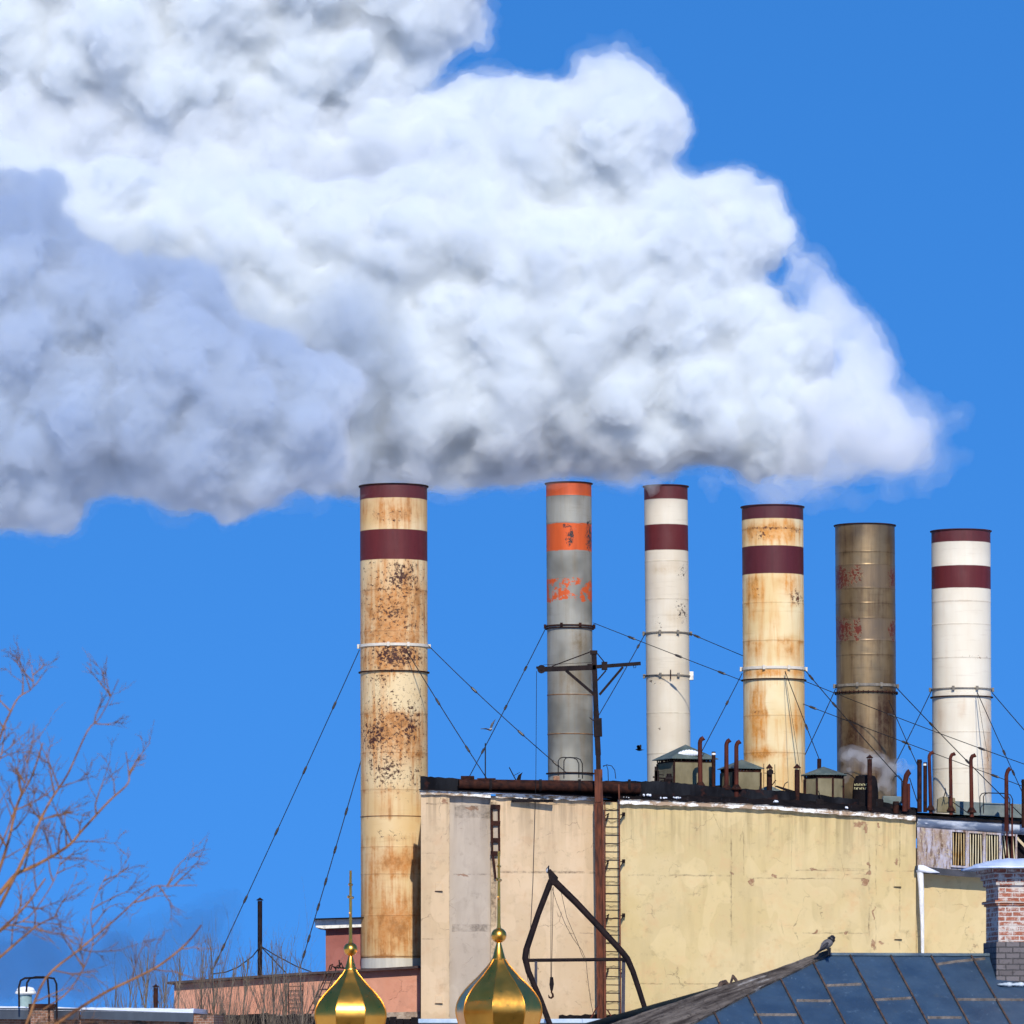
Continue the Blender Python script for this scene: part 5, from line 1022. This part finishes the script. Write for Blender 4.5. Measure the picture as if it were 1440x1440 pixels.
limbs = [([(-90, 1420), (-30, 1300), (0, 1220), (12, 1182), (25, 1130), (45, 1091), (60, 1045)], 5.5, 1.6, 6),
 ([(-80, 1410), (-20, 1310), (27, 1220), (52, 1164), (71, 1126), (96, 1087), (123, 1028), (142, 1007), (167, 955)], 5.0, .8, 9),
 ([(-80, 1400), (-30, 1290), (0, 1256), (22, 1230), (48, 1218), (94, 1191), (117, 1166), (154, 1126), (179, 1103), (181, 1087), (177, 1057)], 6.5, 1.0, 10),
 ([(-70, 1300), (-20, 1120), (0, 1037), (15, 1001), (27, 980), (46, 966), (44, 935)], 4, .8, 6),
 ([(-90, 1420), (-40, 1340), (0, 1308), (35, 1275), (64, 1235)], 5, 1.8, 4),
 ([(-90, 1430), (-40, 1380), (0, 1346), (30, 1320), (55, 1300), (82, 1288)], 4.2, 1.6, 4),
 ([(-60, 1300), (-25, 1180), (-8, 1090), (3, 1160), (18, 1100)][:3]+[(2, 1060), (8, 1020)], 4, .9, 6),
 ([(-140, 1545), (-60, 1520), (20, 1470), (37, 1440), (64, 1376), (112, 1335), (161, 1294), (210, 1250), (235, 1246), (277, 1245)], 5.0, .8, 9),
 ([(-140, 1550), (-40, 1530), (40, 1470), (79, 1440), (142, 1399), (185, 1378), (225, 1357), (262, 1327), (283, 1301)], 5.2, 2.0, 5),
 ([(-90, 1400), (-30, 1260), (5, 1180), (20, 1140), (38, 1090), (35, 1062)], 3, .8, 6),
 ([(-60, 1380), (0, 1310), (40, 1290), (75, 1240), (88, 1200)], 2.6, .7, 6), ([(60, 1420), (100, 1390), (130, 1330), (128, 1280), (150, 1230)], 2.0, .7, 6)]
rg = random.Random(5)
for pts, w0, w1, nt_ in limbs:
    dy0 = rg.uniform(-.4, .4); L_ = len(pts)
    p3 = [P(a_, b_, YT+dy0*i/L_) for i, (a_, b_) in enumerate(pts)]
    # smooth the hand-traced limb
    q3 = []
    for i in range(L_-1):
        p0, p1_, p2, p3_ = p3[max(0, i-1)], p3[i], p3[i+1], p3[min(L_-1, i+2)]
        for j in range(4): u = j/4; q3.append(.5*((2*p1_)+(-p0+p2)*u+(2*p0-5*p1_+4*p2-p3_)*u*u+(-p0+3*p1_-3*p2+p3_)*u**3))
    q3.append(p3[-1]); N_ = len(q3); s__ = YT/F
    bm = B(); tube(bm, q3, [(w0+(w1-w0)*(i/(N_-1))**.8)*s__*.62 for i in range(N_)], 7, True); nfc = len(bm.faces)
    for k in range(int(nt_*1.25)):
        f = rg.uniform(.3, 1.0); i = min(N_-2, int(f*(N_-1))); ax = (q3[i+1]-q3[i]).normalized(); sd = rg.choice((-1, 1)); nd = ax*.55+Vector((sd*ax.z*.7, rg.uniform(-.4, .4), -sd*ax.x*.7+.15))
        twig(bm, q3[i], nd, rg.uniform(.22, .55)*(1.1-.3*f), rg.uniform(.0055, .0085), 2, rg, .28, .6, 4, .04)
    for f_i, f_ in enumerate(bm.faces):
        if f_i >= nfc: f_.material_index = 1
    obj('branch', bm, [M['bark_orange'], M['bark_twig']], tr, smooth='all')
# thin upright saplings in front of the pink wall
sap = [(205, 1335, 171), (228, 1370, 173), (250, 1352, 170), (283, 1330, 174), (300, 1312, 172), (322, 1352, 171), (343, 1340, 175), (370, 1375, 170), (384, 1322, 173), (402, 1330, 172), (425, 1350, 171), (183, 1372, 172), (160, 1380, 174), (448, 1385, 172)]
wh = ['thin bare poplar top', 'slender grey bare sapling', 'wispy leafless sapling', 'thin upright leafless tree']
whr = ['left of the pink wall', 'left of the pink wall, near the capped pipe', 'just right of the short capped pipe', 'below the lower end of the long guy wire', 'at the foot of the long guy wire, tallest of its neighbours', 'between the guy wire foot and the thin black stack', 'just left of the thin black stack', 'right at the foot of the thin black stack', 'just right of the thin black stack', 'midway between black stack and small upright ladder', 'in front of the small upright wall ladder', 'between the snowy roof edge and the long orange branch tip', 'farthest left among the saplings', 'beside the smaller gold dome, rightmost of the saplings']
for i, (px, yt, Y) in enumerate(sap):
    g_ = random.Random(100+i); t = thing('bare_sapling', wh[i % 4]+' '+whr[i], 'tree', (X(px, Y), Y, 0), 'thin saplings before the pink wall')
    zt = Z(yt, Y); x0_ = X(px, Y); pts = [Vector((x0_+g_.uniform(-.2, .2), Y, 0)), Vector((x0_+g_.uniform(-.15, .15), Y, zt*.4)), Vector((x0_+g_.uniform(-.12, .12), Y, zt*.75)), Vector((x0_, Y, zt*.9)), Vector((x0_+g_.uniform(-.2, .2), Y, zt))]
    bm = B(); tube(bm, pts, [.10, .075, .045, .028, .008], 7); obj('trunk', bm, M['bark_grey'], t)
    bm = B()
    for k in range(22):
        f = g_.uniform(.62, .97); zz = zt*f; base_ = pts[2].lerp(pts[3], (f-.75)/.15) if f > .75 else pts[1].lerp(pts[2], (f-.4)/.35)
        if f > .9: base_ = pts[3].lerp(pts[4], (f-.9)/.1)
        a_ = g_.uniform(0, 2*PI); nd = Vector((math.cos(a_)*.28, math.sin(a_)*.28, 1)); L_ = (zt-zz)*g_.uniform(.4, .8)+.3
        twig(bm, base_, nd, L_, .015, 2, g_, .10, .32, 3, .10)
    obj('branches', bm, M['bark_grey'], t)

# ------------------------------------------------------------------ steam: closed lumpy bodies filled with a scattering volume
_pm = np.random.RandomState(7).permutation(256); _pm = np.concatenate([_pm, _pm, _pm])
_gr = np.random.RandomState(8).normal(size=(256, 3)); _gr /= np.linalg.norm(_gr, axis=1)[:, None]
def perlin(p):
    pi = np.floor(p).astype(np.int64); f = p-pi; pi &= 255; u = f*f*f*(f*(f*6-15)+10); out = np.zeros(len(p))
    for dx in (0, 1):
        for dy in (0, 1):
            for dz in (0, 1):
                h = _pm[_pm[_pm[(pi[:, 0]+dx) & 255]+((pi[:, 1]+dy) & 255)]+((pi[:, 2]+dz) & 255)]
                v = (_gr[h]*(f-np.array([dx, dy, dz]))).sum(1)
                out += v*(u[:, 0] if dx else 1-u[:, 0])*(u[:, 1] if dy else 1-u[:, 1])*(u[:, 2] if dz else 1-u[:, 2])
    return out
bm = B(); bmesh.ops.create_icosphere(bm, subdivisions=2, radius=1); IV = np.array([x.co[:] for x in bm.verts]); IF = np.array([[q.index for q in x.verts] for x in bm.faces]); bm.free()
def hull(name, spheres, layers, grow=0, off=0.):
    sp_ = [(c, r+grow) for c, r in spheres if r+grow > .12]
    V = np.concatenate([IV*r+np.array(c) for c, r in sp_]); Fc = np.concatenate([IF+i*len(IV) for i in range(len(sp_))])
    me = bpy.data.meshes.new(name); me.from_pydata(V.tolist(), [], Fc.tolist()); ob = bpy.data.objects.new(name, me); sc.collection.objects.link(ob)
    for kind, scale, amp in layers:
        if kind == 'remesh':
            md = ob.modifiers.new('r', 'REMESH'); md.mode = 'VOXEL'; md.voxel_size = scale; md.use_smooth_shade = True
            bpy.context.view_layer.update(); dg = bpy.context.evaluated_depsgraph_get()
            nm = bpy.data.meshes.new_from_object(ob.evaluated_get(dg)); ob.modifiers.clear(); old = ob.data; ob.data = nm; bpy.data.meshes.remove(old); continue
        me = ob.data; N = len(me.vertices); co = np.empty(N*3, 'f'); me.vertices.foreach_get('co', co); co = co.reshape(-1, 3).astype(float)
        no = np.empty(N*3, 'f'); me.vertices.foreach_get('normal', no); no = no.reshape(-1, 3); q = co*scale+off+17.3*scale
        if kind == 'billow': co += no*((np.abs(perlin(q))*2-.35)*amp)[:, None]
        elif kind == 'warp': co += np.stack([perlin(q+o) for o in (3.1, 41.7, 88.2)], 1)*amp*2
        else: co += no*(perlin(q)*2*amp)[:, None]
        me.vertices.foreach_set('co', co.astype('f').ravel()); me.update()
    ob.data.name = name; return ob
def volmat(name, col, dens, an=0.0):
    m = bpy.data.materials.new(name); m.use_nodes = True; t = m.node_tree; t.nodes.clear()
    o = t.nodes.new('ShaderNodeOutputMaterial'); v = t.nodes.new('ShaderNodeVolumePrincipled'); v.inputs['Color'].default_value = (*col, 1); v.inputs['Density'].default_value = dens; v.inputs['Anisotropy'].default_value = an
    t.links.new(v.outputs[0], o.inputs['Volume']); return m
def poly_dist(p, poly):
    x, y = p; ins = False; d = 1e9
    for i in range(len(poly)):
        x0, y0 = poly[i-1]; x1, y1 = poly[i]
        if (y0 > y) != (y1 > y) and x < (x1-x0)*(y-y0)/(y1-y0)+x0: ins = not ins
        dx, dy = x1-x0, y1-y0; t = max(0, min(1, ((x-x0)*dx+(y-y0)*dy)/(dx*dx+dy*dy+1e-9))); d = min(d, math.hypot(x-x0-t*dx, y-y0-t*dy))
    return d if ins else -d
def fill(poly, Yc, n_, rmin, rmax, thick, seed, lumps=1.0):
    g = random.Random(seed); xs = [p[0] for p in poly]; ys = [p[1] for p in poly]; out = []; tries = 0
    while len(out) < n_ and tries < n_*60:
        tries += 1; p = (g.uniform(min(xs), max(xs)), g.uniform(min(ys), max(ys))); d = poly_dist(p, poly)
        if d < rmin*.8: continue
        r = min(d, rmax*g.uniform(.35, 1)**lumps); r = max(rmin, r); body = min(d, thick)
        dep = g.uniform(-1, 1)*max(0, body-r*.5)
        Yq = Yc+dep*Yc/F; out.append((P(p[0], p[1], Yq), r*Yc/F))
    return out
LAY = [('remesh', .26, 0), ('warp', .22, .45), ('billow', .40, .72), ('remesh', .17, 0), ('billow', .95, .27), ('remesh', .11, 0), ('billow', 1.9, .165), ('warp', 1.4, .14), ('remesh', .085, 0), ('billow', 4.0, .10), ('warp', 3.5, .05)]
def plume(name, label, spheres, shells, col, off=0.):
    root = None
    for i, (grow, dens, c_) in enumerate(shells):
        o = hull('plume' if i else name, spheres, LAY, grow, off+i*.013); o.data.materials.clear(); o.data.materials.append(volmat('steam_%s_%d' % (name, i), c_ or col, dens))
        if root is None: root = o; tag(o, label, 'steam', None, 'stuff')
        else: o.name = 'dense_core'; o.parent = root
    return root
main_poly = [(-140, 190), (0, 185), (90, 210), (170, 220), (300, 240), (380, 235), (440, 250), (480, 235), (520, 240), (560, 215), (620, 200), (650, 160), (690, 110), (740, 92), (790, 98), (812, 60), (835, 38), (870, 50), (905, 75), (940, 100), (960, 150), (975, 185), (962, 225), (1010, 232), (1065, 250), (1100, 275), (1135, 315), (1138, 350), (1100, 365), (1080, 380), (1110, 410), (1150, 410), (1180, 430), (1190, 470), (1195, 520), (1180, 560), (1165, 580), (1180, 670), (1130, 693), (1050, 688), (985, 676), (950, 674), (915, 690), (870, 686), (830, 680), (770, 694), (715, 702), (660, 702), (600, 697), (540, 688), (505, 695), (400, 690), (0, 640), (-140, 600)]
tl_poly = [(-160, -160), (640, -160), (700, -90), (690, 0), (702, 30), (700, 62), (660, 75), (625, 95), (600, 120), (560, 110), (520, 140), (480, 150), (455, 185), (400, 190), (330, 165), (270, 195), (190, 185), (150, 185), (110, 150), (50, 128), (-160, 130)]
front_poly = [(-160, 200), (-60, 215), (20, 230), (65, 228), (95, 250), (112, 290), (128, 318), (170, 345), (205, 350), (235, 332), (268, 338), (300, 375), (340, 405), (340, 430), (385, 445), (430, 465), (470, 500), (515, 535), (520, 560), (500, 585), (500, 620), (508, 650), (505, 690), (485, 715), (455, 722), (430, 705), (395, 722), (350, 722), (300, 735), (250, 728), (205, 735), (175, 712), (140, 712), (105, 735), (60, 752), (0, 755), (-160, 780)]
ALB = (.955, .972, .980)
SH = [(.28, .07, None), (.02, .50, None), (-.18, 1.9, None), (-.5, 3.2, None)]
band_poly = [(-160, 40), (60, 40), (200, 80), (300, 90), (450, 90), (560, 60), (600, 55), (625, 100), (600, 125), (640, 120), (700, 100), (740, 110), (720, 200), (640, 290), (480, 340), (300, 340), (-160, 300)]
right_poly = [(1070, 345), (1125, 350), (1155, 372), (1185, 395), (1215, 430), (1245, 470), (1262, 505), (1305, 535), (1338, 580), (1334, 640), (1300, 672), (1240, 690), (1180, 700), (1110, 702), (1060, 690), (1100, 600), (1150, 500)]
under_poly = [(600, 660), (700, 672), (860, 672), (950, 650), (1060, 665), (1160, 660), (1200, 690), (1120, 705), (1040, 695), (985, 668), (950, 672), (915, 695), (870, 690), (830, 680), (770, 698), (715, 706), (660, 700), (600, 694)]
plume('steam_plume', 'huge white billowing steam cloud rising over all the chimneys', fill(main_poly, 207, 560, 16, 98, 104, 3)+fill(main_poly, 207, 480, 9, 56, 100, 4), SH, ALB)
plume('upper_steam_cloud', 'pale white steam cloud filling the upper left corner', fill(tl_poly, 215.5, 260, 16, 92, 100, 6)+fill(tl_poly, 215.5, 220, 9, 46, 100, 7), [(.25, .08, None), (.0, .6, None), (-.18, 2.0, None), (-.6, 3.0, None)], ALB, 5.)
veil = []  # added steam above the frame, placed to shade the near cloud
for ix in range(11):
    for iz in range(6):
        x_ = -28+2.5*ix; z_ = 52+2.9*iz
        if (z_ < 58.5 and x_ > -4) or (z_ < 54 and x_ > -7): continue
        veil.append((Vector((x_+rng.uniform(-.6, .6), 164+rng.uniform(-1, 1), z_+rng.uniform(-.6, .6))), 2.6+rng.uniform(-.4, .5)))
plume('added_shade_veil', 'thin unseen steam added overhead to shade the near left cloud', veil, [(.1, .12, None)], ALB, 14.)
plume('shaded_steam', 'lavender shaded steam between the upper corner cloud and the big plume', fill(band_poly, 216, 380, 18, 70, 75, 16)+fill(band_poly, 216, 360, 9, 34, 75, 17), [(.30, .07, None), (.05, .35, None), (-.2, 1.6, None)], (.965, .980, .992), 11.)
plume('near_steam_cloud', 'bluish shaded steam cloud in front at the left, with a grey-violet underside', fill(front_poly, 196, 280, 14, 88, 125, 9)+fill(front_poly, 196, 340, 8, 44, 120, 10), [(.24, .07, None), (.0, .60, None), (-.16, 2.2, None), (-.5, 3.4, None)], (.932, .957, .98), 9.)  # darker, bluer scatter colour puts part of the shade into the steam itself
plume('thinning_steam', 'ragged thinner steam at the right end of the big plume with blue sky showing through', fill(right_poly, 205.5, 210, 8, 40, 70, 21)+fill(under_poly, 205, 110, 6, 22, 40, 22), [(.25, .10, None), (.0, .35, None), (-.2, .7, None)], (.972, .982, .99), 12.)
wis = [(1310, 600, 26, 0), (1330, 640, 20, 0), (1290, 650, 28, 0), (1340, 665, 14, 0), (1300, 690, 16, 0), (1250, 700, 22, 0), (1200, 712, 20, 0), (1150, 705, 24, 0), (1100, 705, 18, 0), (1060, 698, 18, 0), (1000, 690, 16, 0), (1295, 560, 30, 0), (1340, 580, 16, 0), (1255, 650, 30, 0), (1355, 640, 10, 0), (1230, 600, 40, 0)]
plume('thin_steam', 'thin see-through wisp of steam at the right end of the cloud', [(P(a_, b_, 204+c_), r_*204/F) for a_, b_, r_, c_ in wis], [(.2, .10, None), (-.1, .16, None)], (.97, .98, .99), 2.)
top = [(520, 690, 13, 198.6), (540, 684, 14, 198.5), (508, 700, 12, 198.4), (560, 678, 16, 199), (530, 670, 24, 200), (575, 668, 22, 200), (505, 678, 18, 199.5)]
plume('chimney_wisp', 'thin wisp of steam curling over the maroon rim of the leftmost chimney', [(P(a_, b_, y_), r_*y_/F) for a_, b_, r_, y_ in top], [(.05, .35, None)], (.97, .98, .99), 3.)
top = [(915, 690, 9, 205.9), (925, 684, 10, 205.9), (908, 700, 8, 205.8), (940, 680, 10, 206), (900, 685, 10, 206), (930, 670, 18, 207), (895, 672, 14, 206.5)]
plume('chimney_wisp', 'thin wisp of steam at the rim of the third chimney', [(P(a_, b_, y_), r_*y_/F) for a_, b_, r_, y_ in top], [(.03, .5, None)], (.97, .98, .99), 4.)
low = [(1190, 1065, 12), (1200, 1060, 14), (1215, 1068, 13), (1232, 1070, 15), (1248, 1082, 15), (1262, 1075, 11), (1272, 1082, 9), (1245, 1100, 13), (1232, 1110, 10), (1255, 1110, 10), (1190, 1085, 9), (1185, 1100, 7), (1282, 1080, 6), (1215, 1082, 10)]
lay0 = LAY; LAY = [('remesh', .08, 0), ('warp', .6, .16), ('billow', 1.3, .2), ('remesh', .06, 0), ('billow', 3.0, .1), ('warp', 3, .05)]
plume('vent_steam', 'small puff of grey steam drifting before the foot of the bronze chimney', [(P(a_, b_, 201.5+i % 3*.2), r_*201/F) for i, (a_, b_, r_) in enumerate(low)], [(.06, .35, None), (-.08, .9, None)], (.93, .94, .95), 6.)
LAY = lay0
dk_ = [(285, 1290, 30), (270, 1310, 34), (305, 1275, 22), (240, 1330, 40), (180, 1350, 50), (120, 1370, 50), (60, 1350, 60), (0, 1360, 60), (300, 1320, 30), (220, 1380, 40)]
plume('dark_haze', 'faint dark smoke drifting low behind the saplings at lower left', [(P(a_, b_, 240), r_*240/F) for a_, b_, r_ in dk_], [(.6, .07, None), (-.3, .16, None)], (.36, .37, .46), 7.)
